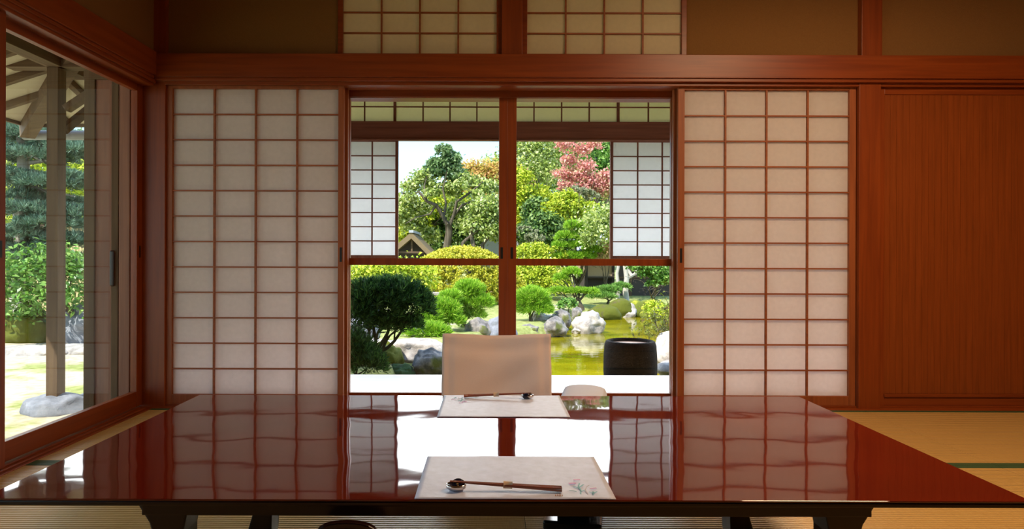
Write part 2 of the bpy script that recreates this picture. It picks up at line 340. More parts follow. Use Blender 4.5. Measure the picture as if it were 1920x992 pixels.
def curve_pts(p, q, n, wob, rnd, sag=0.0):
    p, q = Vector(p), Vector(q); L = (q-p).length; out = []
    o1 = Vector([rnd.uniform(-1, 1) for _ in range(3)])*wob*L; o2 = Vector([rnd.uniform(-1, 1) for _ in range(3)])*wob*L
    for i in range(n+1):
        t = i/n; out.append(p.lerp(q, t)+o1*math.sin(math.pi*t)+o2*math.sin(2*math.pi*t)*0.6-Vector((0, 0, 1))*sag*L*math.sin(math.pi*t)*0.5)
    return out
def branches(root, tops, r0, seed, parent, mat, name='trunk', fork=0.4, wob=0.09, twigs=3, paths=None):
    rnd = random.Random(seed); mb = MB()
    for path, ra, rb in (paths or []):
        mb.tube(path, [ra+(rb-ra)*i/(len(path)-1) for i in range(len(path))], 8)
    if root is not None:
        root = Vector(root); cen = sum((Vector(t) for t in tops), Vector())/len(tops); f = root.lerp(cen, fork); f.z = root.z+(cen.z-root.z)*fork
        tr = curve_pts(root, f, 6, wob*0.7, rnd); mb.tube([root-Vector((0, 0, 0.08))]+tr, [r0*1.25]+[r0*(1-0.35*i/6) for i in range(7)], 9)
        for t in tops:
            st = tr[rnd.choice((3, 4, 5, 6))]; b = curve_pts(st, t, 7, wob, rnd); mb.tube(b, [r0*0.5*(1-0.75*i/7) for i in range(8)], 7)
            for _ in range(twigs):
                j = rnd.choice((3, 4, 5, 6)); e_ = Vector(t)+Vector([rnd.uniform(-1, 1) for _ in range(3)])*(Vector(t)-f).length*0.35
                mb.tube(curve_pts(b[j], e_, 4, 0.12, rnd), [r0*0.22*(1-0.7*i/4) for i in range(5)], 5)
    return mb.build(name, mat, parent)
def rock(name, label, c, r, seed, mat, flat=0.0, sub=4, amp=0.32, group=None, kind_=None, cat='rock'):
    import bmesh
    bm = bmesh.new(); bmesh.ops.create_icosphere(bm, subdivisions=sub, radius=1.0); off = Vector((seed*3.7, seed*1.3, seed*7.1))
    for v in bm.verts:
        p = v.co.copy(); d = 1+amp*noise.noise(p*1.1+off)+amp*0.5*noise.noise(p*2.7+off)+amp*0.14*noise.noise(p*8+off)
        q = Vector((round(p.x*1.6)/1.6, round(p.y*1.6)/1.6, round(p.z*1.6)/1.6)); p = p.lerp(q.normalized() if q.length > 0 else p, 0.28)*d
        if p.z > 0.55: p.z = 0.55+(p.z-0.55)*(1-flat)
        v.co = Vector((p.x*r[0], p.y*r[1], p.z*r[2]))
    me = bpy.data.meshes.new(name); bm.to_mesh(me); bm.free(); me.polygons.foreach_set('use_smooth', [True]*len(me.polygons)); me.materials.append(MATS[mat])
    o = bpy.data.objects.new(name, me); COL.objects.link(o); o.location = c
    return tag(o, label, cat, group)

# ================================================================== THE ROOM
D = 3.676                       # front face of the wall with the paper screens
XL, XR, ZC, YB = -1.83, 3.94, 2.62, -2.1
# under-floor outside the mats in view
struct(MB().box(XL, XR, YB, 1.71, -0.06, 0.0), 'floor', 'tatami', bevel=0)
struct(MB().box(XL-0.2, XR+0.1, 3.622, 3.80, -0.12, 0.002).box(-1.785, 2.03, 3.68, 3.79, -0.1, 0.012).box(2.15, XR, 3.68, 3.80, -0.1, 0.0125), 'trim_sill_back', 'red_wood_x')
struct(MB().box(XL-0.30, XL-0.15, YB, 3.8, -0.12, -0.002).box(XL-0.15, XL, YB, 3.622, -0.12, 0.004)
       .box(XL-0.062, XL-0.052, YB, 3.6, 0.004, 0.012).box(XL-0.028, XL-0.018, YB, 3.6, 0.004, 0.012), 'trim_sill_left', 'red_wood_y')
struct(MB().box(XL-0.2, XR+0.1, YB-0.1, D+0.2, ZC, ZC+0.05), 'ceiling', 'ceiling_wood', bevel=0)
struct(MB().box(XR, XR+0.1, YB, D+0.2, -0.05, ZC), 'wall_right', 'plaster', bevel=0)
struct(MB().box(XL-0.2, XR+0.1, YB-0.1, YB, -0.05, ZC), 'wall_near', 'dark_timber', bevel=0)
struct(MB().box(XL-0.12, XL-0.02, YB, D+0.1, 1.92, ZC).box(XL-0.12, XL-0.02, YB, -0.45, -0.05, 1.92), 'wall_left', 'plaster', bevel=0)
wb = MB()
wb.box(-1.80, -0.845, D+0.03, D+0.09, 1.93, ZC)            # plaster left of the transom
wb.box(1.095, 2.06, D+0.03, D+0.09, 1.93, ZC)
wb.box(2.14, XR, D+0.03, D+0.09, 1.93, ZC)
wb.box(-0.845, 1.095, D+0.03, D+0.09, 2.46, ZC)
struct(wb, 'wall_back', 'plaster', bevel=0)
# posts and beams
struct(MB().box(-1.92, -1.785, D-0.005, D+0.13, 0, ZC), 'trim_corner_post', 'red_wood_z', 'red wooden corner post at the left')
struct(MB().box(2.032, 2.150, D-0.015, D+0.12, 0, 1.80).box(2.045, 2.158, D-0.012, D+0.12, 1.93, ZC), 'trim_right_post', 'red_wood_z')
struct(MB().box(0.066, 0.18, D-0.005, D+0.1, 1.93, ZC), 'trim_transom_post', 'red_wood_z')
struct(MB().box(-1.86, XR, D-0.045, D+0.06, 1.808, 1.935).box(-1.86, XR, D-0.035, D+0.06, 1.79, 1.808), 'trim_head_beam_back', 'red_wood_x')
struct(MB().box(-1.785, 2.032, D-0.012, D+0.105, 1.772, 1.80).box(2.15, XR, D-0.012, D+0.105, 1.772, 1.80), 'trim_head_track_back', 'red_wood_x')
struct(MB().box(XL-0.10, XL+0.015, YB, D-0.045, 1.812, 1.942).box(XL-0.10, XL+0.004, YB, D-0.045, 1.796, 1.812), 'trim_head_beam_left', 'red_wood_y')
struct(MB().box(XL-0.17, XL-0.012, YB, D-0.02, 1.762, 1.796).box(XL-0.012, XL+0.0, YB, D-0.02, 1.775, 1.796), 'trim_head_track_left', 'red_wood_y')

def shoji(name, label, x0, x1, z0, z1, y, cols, rows, stile, top, bot, mats, group=None, th=0.03, bar=0.009, pull=None, px=None):
    """a paper screen in the XZ plane; y is its front face"""
    t = thing(name, label, 'sliding screen' if 'transom' not in name else 'transom', ((x0+x1)/2, y, z0), group)
    fw, fx, pap = mats
    MB().box(x0, x0+stile, y, y+th, z0, z1).box(x1-stile, x1, y, y+th, z0, z1).box(x0+stile, x1-stile, y+0.001, y+th-0.001, z1-top, z1).box(x0+stile, x1-stile, y+0.001, y+th-0.001, z0, z0+bot).build('frame', fw, t, 0.0015)
    a, b, c, d = x0+stile, x1-stile, z0+bot, z1-top; lt = MB()
    for i in range(1, cols):
        xx = a+(b-a)*i/cols; lt.box(xx-bar/2, xx+bar/2, y+0.004, y+0.018, c, d)
    for i in range(1, rows):
        zz = c+(d-c)*i/rows; lt.box(a, b, y+0.006, y+0.018, zz-bar*0.42, zz+bar*0.42)
    lt.build('lattice', fx, t)
    MB().box(a, b, y+0.0185, y+0.0195, c, d).build('paper', pap, t)
    if pull: MB().box(pull-0.006, pull+0.006, y-0.002, y+0.004, 0.80, 0.88).build('finger_pull', 'dark_slot', t)
    return t
SH = ('shoji_wood_z', 'shoji_wood_x', 'shoji_paper')
shoji('paper_screen', 'tall wood lattice paper screen standing beside the left corner post', -1.785, -0.806, 0.012, 1.776, D+0.012, 4, 12, 0.031, 0.019, 0.052, SH, 'tall paper screens of the back wall', pull=-0.820)
shoji('paper_screen', 'tall wood lattice paper screen standing beside the plain wooden door', 1.044, 2.028, 0.012, 1.776, D+0.012, 4, 12, 0.036, 0.019, 0.052, SH, 'tall paper screens of the back wall', pull=1.062)
# second pair of screens slid back behind the first, their edges just show
shoji('paper_screen', 'rear paper screen, only its edge shows behind the left tall screen', -1.775, -0.792, 0.012, 1.776, D+0.056, 4, 12, 0.031, 0.019, 0.052, SH, 'rear screens slid back')
shoji('paper_screen', 'rear paper screen, only its edge shows behind the right tall screen', 1.030, 2.02, 0.012, 1.776, D+0.056, 4, 12, 0.036, 0.019, 0.052, SH, 'rear screens slid back')
RN = ('red_wood_x', 'shoji_wood_x', 'ranma_paper')
shoji('transom_screen', 'high paper transom window left of the short middle post', -0.842, 0.066, 1.937, 2.445, D+0.018, 4, 4, 0.028, 0.03, 0.020, RN, 'transom windows above the head beam')
shoji('transom_screen', 'high paper transom window right of the short middle post', 0.18, 1.092, 1.937, 2.445, D+0.018, 4, 4, 0.028, 0.03, 0.020, RN, 'transom windows above the head beam')
# plain wooden door at the right
dr = MB().box(2.150, 2.185, D+0.01, D+0.045, 0.012, 1.772).box(3.88, XR, D+0.01, D+0.045, 0.012, 1.772).build('door_1', 'red_wood_z', None, 0.002); tag(dr, 'plain reddish wooden sliding door at the right', kind='structure')
MB().box(2.185, 3.88, D+0.012, D+0.043, 0.012, 0.078).box(2.185, 3.88, D+0.012, D+0.043, 1.735, 1.772).box(2.185, 3.88, D+0.004, D+0.043, 0.062, 0.078).build('rail', 'red_wood_x', dr, 0.002)
pn = MB()
x = 2.185
while x < 3.88: pn.box(x+0.0006, min(x+0.0348, 3.88), D+0.018, D+0.035, 0.078, 1.735); x += 0.0354
pn.box(2.185, 3.88, D+0.021, D+0.033, 0.078, 1.735)
pn.build('panel', 'door_wood', dr)
# glass sliding doors behind the opening
GY = 3.80
struct(MB().box(-1.785, 2.032, GY-0.01, GY+0.11, 1.738, 1.90).box(-1.785, 2.032, GY-0.02, GY+0.10, -0.1, 0.018), 'trim_glass_track', 'red_wood_x')
struct(MB().box(-1.785, 2.032, D+0.09, GY-0.01, 1.80, 1.93), 'trim_track_ceiling', 'red_wood_x')
def glass_door(name, label, x0, x1, y, s0, s1, pull):
    o = MB().box(x0, x0+s0, y, y+0.035, 0.018, 1.742).box(x1-s1, x1, y, y+0.035, 0.018, 1.742).box(x0+s0, x1-s1, y+0.002, y+0.033, 0.018, 0.054).box(x0+s0, x1-s1, y+0.002, y+0.033, 0.781, 0.821).box(x0+s0, x1-s1, y+0.002, y+0.033, 1.735, 1.742).build(name, 'red_wood_z', None, 0.002)
    tag(o, label, kind='structure')
    MB().box(x0+s0, x1-s1, y+0.016, y+0.020, 0.054, 1.735).build('glass_pane', 'clear_glass', o)
    MB().box(pull-0.007, pull+0.007, y-0.002, y+0.002, 0.82, 0.885).build('finger_pull', 'dark_slot', o)
    return o
glass_door('window_1', 'left glass sliding door of the garden opening', -0.840, 0.103, GY, 0.045, 0.048, 0.072)
glass_door('window_2', 'right glass sliding door of the garden opening', 0.103, 1.082, GY, 0.052, 0.045, 0.130)
struct(MB().box(-1.8, -0.84, GY, GY+0.02, 1.80, 2.0), 'trim_glass_fill', 'red_wood_x')

# glass doors of the left wall
def side_door(name, label, y0, y1, x):
    o = MB().box(x, x+0.035, y0, y0+0.05, 0.01, 1.765).box(x, x+0.035, y1-0.055, y1, 0.01, 1.765).build(name, 'red_wood_z', None, 0.002); tag(o, label, kind='structure')
    MB().box(x+0.002, x+0.033, y0+0.05, y1-0.055, 0.01, 0.092).box(x+0.002, x+0.033, y0+0.05, y1-0.055, 1.727, 1.765).build('rail', 'red_wood_y', o, 0.002)
    MB().box(x+0.015, x+0.019, y0+0.05, y1-0.055, 0.092, 1.727).build('glass_pane', 'window_glass', o)
    MB().box(x+0.033, x+0.037, y1-0.033, y1-0.021, 0.82, 0.885).build('finger_pull', 'dark_slot', o)
    return o
GX = -1.945
side_door('window_3', 'large glass sliding door of the left wall, next to the corner', 2.565, 3.672, GX)
side_door('window_4', 'second glass sliding door of the left wall, edge just in view', 1.54, 2.572, GX+0.045)
side_door('window_5', 'third glass sliding door of the left wall, out of the picture', 0.55, 1.60, GX)
side_door('window_6', 'fourth glass sliding door of the left wall, out of the picture', -0.45, 0.60, GX+0.045)

# ------------------------------------------------------------------ the veranda room between the screens and the garden
EY = 5.10
struct(MB().box(-2.02, XR+0.2, 3.90, EY, -0.12, -0.0717), 'floor_veranda', 'pale_deck', bevel=0)
struct(MB().box(-2.02, XR+0.2, 3.8, EY+0.03, 2.32, 2.38), 'ceiling_veranda', 'ceiling_wood', bevel=0)
struct(MB().box(-2.06, -2.02, 3.80, EY, -0.3, 2.38), 'wall_veranda_left', 'outer_wood_z', bevel=0)
struct(MB().box(XR+0.2, XR+0.26, 3.80, EY, -0.3, 2.38), 'wall_veranda_right', 'outer_wood_z', bevel=0)
struct(MB().box(-2.02, XR+0.2, EY, EY+0.08, 1.728, 1.867).box(-2.02, XR+0.2, EY, EY+0.08, 2.22, 2.34).box(-2.02, XR+0.2, EY-0.006, EY+0.05, 1.722, 1.735), 'trim_veranda_beam', 'outer_wood_x')
struct(MB().box(-1.98, -1.64, EY, EY+0.08, -0.3, 2.32).box(1.92, 2.02, EY, EY+0.08, -0.3, 2.32).box(3.9, 4.1, EY, EY+0.08, -0.3, 2.32), 'trim_veranda_post', 'outer_wood_z')
struct(MB().box(-2.02, XR+0.2, EY, EY+0.08, -0.3, -0.085), 'trim_veranda_sill', 'outer_wood_x')
OR = ('outer_wood_x', 'outer_wood_x', 'outer_ranma_paper')
for x0, x1, lab, nc in ((-1.64, -0.728, 'pale yellow outer transom at the far left above the veranda', 4), (-0.728, 0.12, 'pale yellow outer transom seen through the left glass door', 4), (0.12, 0.99, 'pale yellow outer transom seen through the right glass door', 4), (0.99, 1.90, 'pale yellow outer transom at the far right above the veranda', 4)):
    shoji('outer_transom_screen', lab, x0, x1, 1.868, 2.22, EY+0.02, nc, 3, 0.010, 0.01, 0.004, OR, 'outer transoms', bar=0.010)
OS = ('outer_wood_z', 'outer_wood_x', 'outer_paper')
shoji('half_screen', 'short outer paper screen at the left side of the garden view', -1.64, -0.700, 0.812, 1.724, EY+0.02, 5, 8, 0.022, 0.008, 0.030, OS, 'short outer screens', bar=0.010)
shoji('half_screen', 'short outer paper screen at the right side of the garden view', 0.930, 1.92, 0.812, 1.724, EY+0.02, 5, 8, 0.022, 0.008, 0.030, OS, 'short outer screens', bar=0.010)
# shutter box beside the left glass
o = thing('shutter_box', 'dark brown wooden shutter box outside the left glass door', 'shutter box', (-2.2, 3.75, -0.1))
bx_ = MB().box(-2.275, -2.215, 3.74, 3.80, -0.1, 1.86).box(-2.275, -2.07, 3.735, 3.80, 1.82, 1.87).box(-2.11, -2.07, 3.72, 3.78, -0.1, 1.82); bx_.build('frame', 'weathered_wood_z', o, 0.003)
MB().box(-2.22, -2.10, 3.752, 3.775, -0.1, 1.82).build('board', 'outer_wood_z', o)
MB().box(-2.112, -2.085, 3.705, 3.722, 0.66, 0.86).build('handle', 'dark_slot', o, 0.008)
MB().box(-2.05, -1.99, 3.69, 3.79, -0.1, 1.84).box(-1.985, -1.945, 3.70, 3.79, -0.1, 1.84).build('door_edge', 'outer_wood_z', o, 0.004)

# ------------------------------------------------------------------ eaves
def roof_pts(): pass
rf = MB()
EZ = 2.06
def quad(a, b, c, d, th=0.06):
    a, b, c, d = map(Vector, (a, b, c, d)); u = Vector((0, 0, th))
    rf.add([a, b, c, d, a+u, b+u, c+u, d+u], [(0, 1, 2, 3), (7, 6, 5, 4), (0, 4, 5, 1), (1, 5, 6, 2), (2, 6, 7, 3), (3, 7, 4, 0)])
SL = 0.32
def rz(d): return EZ+SL*d
XE, YE = -4.3, 6.2
quad((XE, YE, EZ), (12, YE, EZ), (12, YE-4.2, rz(4.2)), (XE+4.2, YE-4.2, rz(4.2)))
quad((XE, YE, EZ), (XE+4.2, YE-4.2, rz(4.2)), (XE+4.2, -4.0, rz(4.2)), (XE, -4.0, EZ))
quad((XE+4.2, YE-4.2, rz(4.2)), (12, YE-4.2, rz(4.2)), (12, -4, rz(4.2)), (XE+4.2, -4, rz(4.2)))
struct(rf, 'roof', 'roof_under', 'wooden roof of the building with deep eaves', 0)
rr = MB()
y = -3.6
while y < YE-0.2:
    x1 = min(XE+2.35, XE+(YE-y)); 
    if x1 > XE+0.3: rr.bar((XE+0.05, y, rz(0.05)-0.03), (x1, y, rz(x1-XE)-0.03), 0.05, 0.055)
    y += 0.42
x = XE+0.42
while x < 5.5:
    y0 = max(YE-1.1, YE-(x-XE)) if x > XE+1.1 else YE-(x-XE)
    rr.bar((x, YE-0.05, rz(0.05)-0.03), (x, y0, rz(YE-y0)-0.03), 0.05, 0.055, (1, 0, 0)); x += 0.42
struct(rr, 'trim_rafters', 'weathered_wood_x', 'rafters under the eaves')
struct(MB().bar((XE+0.0, YE-0.0, EZ-0.06), (-2.0, YE-2.3, rz(2.3)-0.06), 0.12, 0.16), 'trim_hip_rafter', 'weathered_wood_x', 'thick corner rafter under the eaves')
struct(MB().box(-3.36, -3.24, -3.5, 5.42, 2.26, 2.38), 'trim_eave_beam_left', 'weathered_wood_y')
struct(MB().box(-3.75, -1.95, 5.04, 5.16, 2.26, 2.36), 'trim_eave_beam_front', 'weathered_wood_x')
struct(MB().box(XE-0.01, 12, YE, YE+0.03, EZ-0.03, EZ+0.07).box(XE-0.03, XE, -4, YE+0.03, EZ-0.03, EZ+0.07), 'trim_eave_edge', 'weathered_wood_x')
struct(MB().box(-3.355, -3.27, 5.05, 5.15, -0.26, 2.27), 'trim_veranda_corner_post', 'weathered_wood_z', 'weathered square post carrying the eaves on a boulder')
struct(MB().bar((-3.3, 5.16, 1.80), (-3.3, 5.75, 2.22), 0.05, 0.06).bar((-3.23, 5.09, 1.95), (-2.75, 5.09, 2.27), 0.05, 0.07, (0, 1, 0)), 'trim_brace', 'weathered_wood_y')
# gutter
struct(MB().tube([(XE-0.1, YE+0.10, 1.97), (12, YE+0.10, 1.97)], 0.045, 10), 'trim_gutter', 'tile', 'rain gutter along the eaves', 0)

# ------------------------------------------------------------------ ceiling lamp of the room (above the picture)
lp = thing('ceiling_lamp', 'square wooden ceiling lamp with paper shade above the table', 'lamp', (1.7, 1.9, ZC))
lx, ly = 1.7, 1.9
MB().box(lx-.4, lx+.4, ly-.4, ly+.4, ZC-0.03, ZC).box(lx-.4, lx-.38, ly-.4, ly+.4, ZC-0.14, ZC).box(lx+.38, lx+.4, ly-.4, ly+.4, ZC-0.14, ZC).box(lx-.38, lx+.38, ly-.4, ly-.38, ZC-0.14, ZC).box(lx-.38, lx+.38, ly+.38, ly+.4, ZC-0.14, ZC).build('lamp_frame', 'shoji_wood_x', lp, 0.002)
MB().box(lx-.38, lx+.38, ly-.38, ly+.38, ZC-0.125, ZC-0.12).build('lamp_shade', 'lamp_glow', lp)
la = bpy.data.objects.new('lamp_light', bpy.data.lights.new('lamp_light', 'AREA')); COL.objects.link(la); la.parent = lp
la.data.shape = 'SQUARE'; la.data.size = 0.76; la.data.energy = LAMP_POWER; la.data.color = (1.0, 0.68, 0.40); la.location = (0, 0, -0.135)

# ------------------------------------------------------------------ tatami mats
mt = [(-1.83, 0.115, 2.665, 3.622, 'straw tatami mat along the left screen, back row'), (0.115, 2.03, 2.665, 3.622, 'straw tatami mat in the back row behind the table, middle one'), (2.03, 3.94, 2.665, 3.622, 'straw tatami mat in the back row in front of the wooden door'),
      (-1.83, 0.115, 1.71, 2.665, 'straw tatami mat under the left half of the table'), (0.115, 2.03, 1.71, 2.665, 'straw tatami mat under the right half of the table'), (2.03, 3.94, 1.71, 2.665, 'straw tatami mat at the right edge, beside the table')]
for x0, x1, y0, y1, lab in mt:
    t = thing('tatami_mat', lab, 'tatami mat', ((x0+x1)/2, (y0+y1)/2, -0.05), 'tatami mats')
    MB().box(x0+0.0008, x1-0.0008, y0+0.032, y1-0.032, -0.05, 0.0).build('mat', 'tatami', t, 0.001)
    MB().box(x0+0.0008, x1-0.0008, y0+0.0008, y0+0.032, -0.05, 0.0012).build('border_cloth', 'green_binding', t, 0.001)
    MB().box(x0+0.0008, x1-0.0008, y1-0.032, y1-0.0008, -0.05, 0.0012).build('border_cloth', 'green_binding', t, 0.001)

# ------------------------------------------------------------------ low lacquer table
TX0, TX1, TY0, TY1, TZ = -0.967, 1.038, 1.27, 2.23, 0.364
tb = thing('low_table', 'long low dining table with glossy dark red lacquer top', 'table', (0.035, 1.75, 0))
tb_lift = 0.0018
MB().box(TX0, TX1, TY0, TY1, TZ-0.0035, TZ).build('tabletop', 'red_lacquer', tb, 0.001)
MB().box(TX0+0.0005, TX1-0.0005, TY0+0.0005, TY1-0.0005, TZ-0.014, TZ-0.0035).build('edge_band', 'dark_lacquer', tb, 0.003)
MB().box(TX0+0.30, TX1-0.30, TY0+0.012, TY0+0.04, TZ-0.036, TZ-0.014).box(TX0+0.30, TX1-0.30, TY1-0.04, TY1-0.012, TZ-0.036, TZ-0.014).box(TX0+0.33, TX0+0.36, TY0+0.04, TY1-0.04, TZ-0.036, TZ-0.014).box(TX1-0.36, TX1-0.33, TY0+0.04, TY1-0.04, TZ-0.036, TZ-0.014).build('apron', 'dark_lacquer', tb, 0.002)
def tleg(sx, y0, y1):
    xo = TX0+0.27 if sx < 0 else TX1-0.27
    pts = [(0, TZ-0.014), (0.006, 0.335), (0.028, 0.30), (0.040, 0.25), (0.042, 0.18), (0.034, 0.10), (0.014, 0.03), (0.0, 0.0018)]
    inn = [(0.080, 0.0018), (0.088, 0.05), (0.092, 0.18), (0.094, 0.28), (0.104, TZ-0.036), (0.110, TZ-0.014)]
    poly = pts+list(inn)
    poly = [(xo+p*(1 if sx < 0 else -1), z) for p, z in poly]
    MB().prism(poly, 'y', y0, y1).build('leg', 'dark_lacquer', tb, 0.003)
for sx in (-1, 1):
    tleg(sx, TY0+0.045, TY0+0.115); tleg(sx, TY1-0.36, TY1-0.29)

# ------------------------------------------------------------------ place settings
def placemat(lab, x0, x1, y0, y1, flip):
    t = thing('placemat', lab, 'placemat', ((x0+x1)/2, (y0+y1)/2, TZ), 'paper placemats')
    n, mm = 36, 26; vs = []; r_ = Vector((3.1, 1.7, 9.3 if flip else 2.2))
    for zz in (0.0, 0.0007):
        for j in range(mm+1):
            for i in range(n+1):
                u, v = i/n, j/mm; edge = min(u, 1-u, v, 1-v)
                h = max(0, noise.noise(Vector((u*4, v*3, 0))+r_))*0.0016+(0.0012*max(0, 1-edge*9)*(0.5+0.5*noise.noise(Vector((u*6, v*5, 4))+r_)))
                vs.append((x0+(x1-x0)*u, y0+(y1-y0)*v, TZ+0.0006+zz+h))
    S = (n+1)*(mm+1); fs = []
    for j in range(mm):
        for i in range(n):
            a = j*(n+1)+i; fs += [(a, a+n+1, a+n+2, a+1), (S+a, S+a+1, S+a+n+2, S+a+n+1)]
    rim = [i for i in range(n+1)]+[j*(n+1)+n for j in range(1, mm+1)]+[mm*(n+1)+i for i in range(n-1, -1, -1)]+[j*(n+1) for j in range(mm-1, 0, -1)]
    for k in range(len(rim)): a, b = rim[k], rim[(k+1) % len(rim)]; fs.append((a, b, S+b, S+a))
    MB().add(vs, fs, True).build('sheet', 'mat_paper', t)
    cx, cy = (x0+x1)/2, (y0+y1)/2; sg = -1 if flip else 1
    def W(px, py): return (cx+sg*px, cy+sg*py, TZ+0.0032)
    def stroke(mb, pts, wd):
        for a, b in zip(pts, pts[1:]):
            a, b = Vector(W(*a)), Vector(W(*b)); d = (b-a); d.z = 0; d.normalize(); s_ = Vector((-d.y, d.x, 0))*wd/2; u = Vector((0, 0, 0.0002))
            mb.add([a-s_, b-s_, b+s_, a+s_, a-s_+u, b-s_+u, b+s_+u, a+s_+u], [(0, 3, 2, 1), (4, 5, 6, 7), (0, 1, 5, 4), (1, 2, 6, 5), (2, 3, 7, 6), (3, 0, 4, 7)])
    bl, pk, br, gy = MB(), MB(), MB(), MB()
    stroke(bl, [(0.128, -0.112), (0.131, -0.09), (0.129, -0.07), (0.134, -0.05)], 0.0028); stroke(bl, [(0.129, -0.08), (0.119, -0.066)], 0.003); stroke(bl, [(0.13, -0.075), (0.141, -0.058)], 0.003)
    stroke(bl, [(0.122, -0.098), (0.108, -0.092)], 0.002); stroke(bl, [(0.13, -0.098), (0.14, -0.09)], 0.002)
    stroke(bl, [(0.152, -0.116), (0.154, -0.098)], 0.003); stroke(bl, [(0.153, -0.108), (0.162, -0.098)], 0.0025); stroke(bl, [(0.153, -0.108), (0.146, -0.1)], 0.0025)
    for q, wd in (([(0.112, -0.052), (0.127, -0.050)], 0.007), ([(0.124, -0.030), (0.138, -0.029)], 0.005), ([(0.150, -0.082), (0.164, -0.078)], 0.004)):
        pk = MB(); stroke(pk, q, wd); pk.build('printed_petal', 'ink_pink', t)
    stroke(gy, [(0.142, -0.112), (0.140, -0.09), (0.146, -0.07), (0.152, -0.062)], 0.0014)
    for i in range(4): stroke(br, [(0.098+i*0.0045-0.02, -0.125+0.002*(i % 2)), (0.0985+i*0.0045-0.02, -0.117+0.002*(i % 3))], 0.0014); 
    stroke(br, [(0.080, -0.122), (0.087, -0.120)], 0.0012)
    for mb_, mt_ in ((bl, 'ink_blue'), (gy, 'ink_grey'), (br, 'ink_brown')): mb_.build('printed_drawing', mt_, t)
    return t
placemat('pale paper placemat at the near edge of the table', -0.141, 0.244, 1.272, 1.543, False)
placemat('pale paper placemat at the far edge of the table', -0.149, 0.236, 1.925, 2.226, True)
def setting(cx, cy, sg, lab1, lab2):
    z = TZ+0.0035
    r = thing('chopstick_rest', lab1, 'chopstick rest', (cx-sg*0.082, cy, z), 'chopstick rests')
    x0 = cx-sg*0.082
    MB().lathe([(0.0, 0.0), (0.014, 0.0), (0.0195, 0.004), (0.0205, 0.009), (0.019, 0.0115), (0.0175, 0.0105)], (x0, cy, z), 32, 1.0, 0.80).build('bowl_rim', 'silver', r)
    MB().lathe([(0.0176, 0.0106), (0.012, 0.0085), (0.0, 0.0075)], (x0, cy, z), 32, 1.0, 0.80).build('glazed_dish', 'glaze_dark', r)
    MB().lathe([(0.0, 0.0098), (0.0022, 0.0096), (0.0022, 0.0085)], (x0+0.002, cy+sg*0.006, z), 12).build('gold_dot', 'gold', r)
    dark_back = MB().lathe([(0.0, 0.0), (0.009, 0.0), (0.013, 0.006), (0.011, 0.014), (0.004, 0.0175), (0.0, 0.018)], (x0+sg*0.004, cy+sg*0.012, z), 24, 1.0, 0.35).build('leaf_edge', 'glaze_dark', r)
    for k, dy in enumerate((-0.0045, 0.0045)):
        a = Vector((cx-sg*0.094, cy+sg*dy*0.4, z+0.0160)); b = Vector((cx+sg*0.126, cy+sg*dy-sg*0.008, z+0.0045))
        c = thing('chopstick', lab2 + (', the one nearer the wall of screens' if dy*sg > 0 else ', the one nearer the viewer'), 'chopstick', tuple((a+b)/2), 'chopsticks')
        MB().tube([a.lerp(b, i/8) for i in range(9)], [0.0014+0.0030*(i/8) for i in range(9)], 10).build('stick', 'chopstick_wood', c)
    m1 = a.lerp(b, 0.48); m2 = a.lerp(b, 0.56); m1.y = m2.y = cy-sg*0.003
    o = MB().tube([m1, m2], 0.0068, 14).build('paper_band', 'kraft'); tag(o, 'narrow tan paper band around the %s pair of chopsticks' % ('near' if sg > 0 else 'far'), 'band', 'paper bands')
setting(0.018, 1.318, 1, 'small silver and dark chopstick rest on the near placemat', 'brown lacquered chopstick on the near placemat')
setting(0.045, 2.180, -1, 'small silver and dark chopstick rest on the far placemat', 'brown lacquered chopstick on the far placemat')

# ------------------------------------------------------------------ floor chair beyond the table
ch = thing('floor_chair', 'legless floor chair with pinkish cloth cover beyond the table', 'chair', (0.032, 2.86, 0))
x0, x1 = -0.196, 0.262; nn, mm = 40, 30
def back_pt(u, v, side):
    xx = x0+(x1-x0)*u; zz = 0.035+0.46*v
    yc = 2.76+0.10*v+0.035*(2*u-1)**2*-1.0+0.0
    puff = 0.022*(1-abs(2*u-1)**6)*(1-abs(2*v-1)**8)
    d = -1 if side == 0 else 1
    e = 0.0
    if side == 0:
        inset = (0.06 < u < 0.94) and (v < 0.90)
        e = 0.006*math.tanh((min(u-0.06, 0.94-u)*30))*(1 if v < 0.93 else 0.3)
        e += 0.010*math.sin(11*(u-1.5*v)+1.2)*math.exp(-((u-0.70)**2+(v-0.45)**2)*5)+0.012*noise.noise(Vector((u*3, v*3, 5)))-0.016*math.exp(-((v-0.87-0.05*(2*u-1)**2)*18)**2)-0.008*math.exp(-((u-0.07)*40)**2)-0.008*math.exp(-((u-0.93)*40)**2)
    top = 0.006*math.cos(2*math.pi*u)*max(0, v-0.8)/0.2
    return (xx+0.004*noise.noise(Vector((0, v*4, side))), yc+d*(0.008+puff*(0.35 if side == 0 else 0.6))-e*0.6, zz+top-0.003*noise.noise(Vector((u*5, 3, 0)))*v)
vs = [back_pt(i/nn, j/mm, s_) for s_ in (0, 1) for j in range(mm+1) for i in range(nn+1)]; S = (nn+1)*(mm+1); fs = []
for j in range(mm):
    for i in range(nn):
        a = j*(nn+1)+i; fs += [(a, a+1, a+nn+2, a+nn+1), (S+a, S+a+nn+1, S+a+nn+2, S+a+1)]
rim = [i for i in range(nn+1)]+[j*(nn+1)+nn for j in range(1, mm+1)]+[mm*(nn+1)+i for i in range(nn-1, -1, -1)]+[j*(nn+1) for j in range(mm-1, 0, -1)]
for k in range(len(rim)): a, b = rim[k], rim[(k+1) % len(rim)]; fs.append((a, S+a, S+b, b))
cv = MB().add(vs, fs, True).build('back_cover', 'cover_cloth', ch)
MB().box(x0+0.02, x1-0.02, 2.745, 2.80, 0.0, 0.06).build('back_frame', 'dark_lacquer', ch, 0.004)
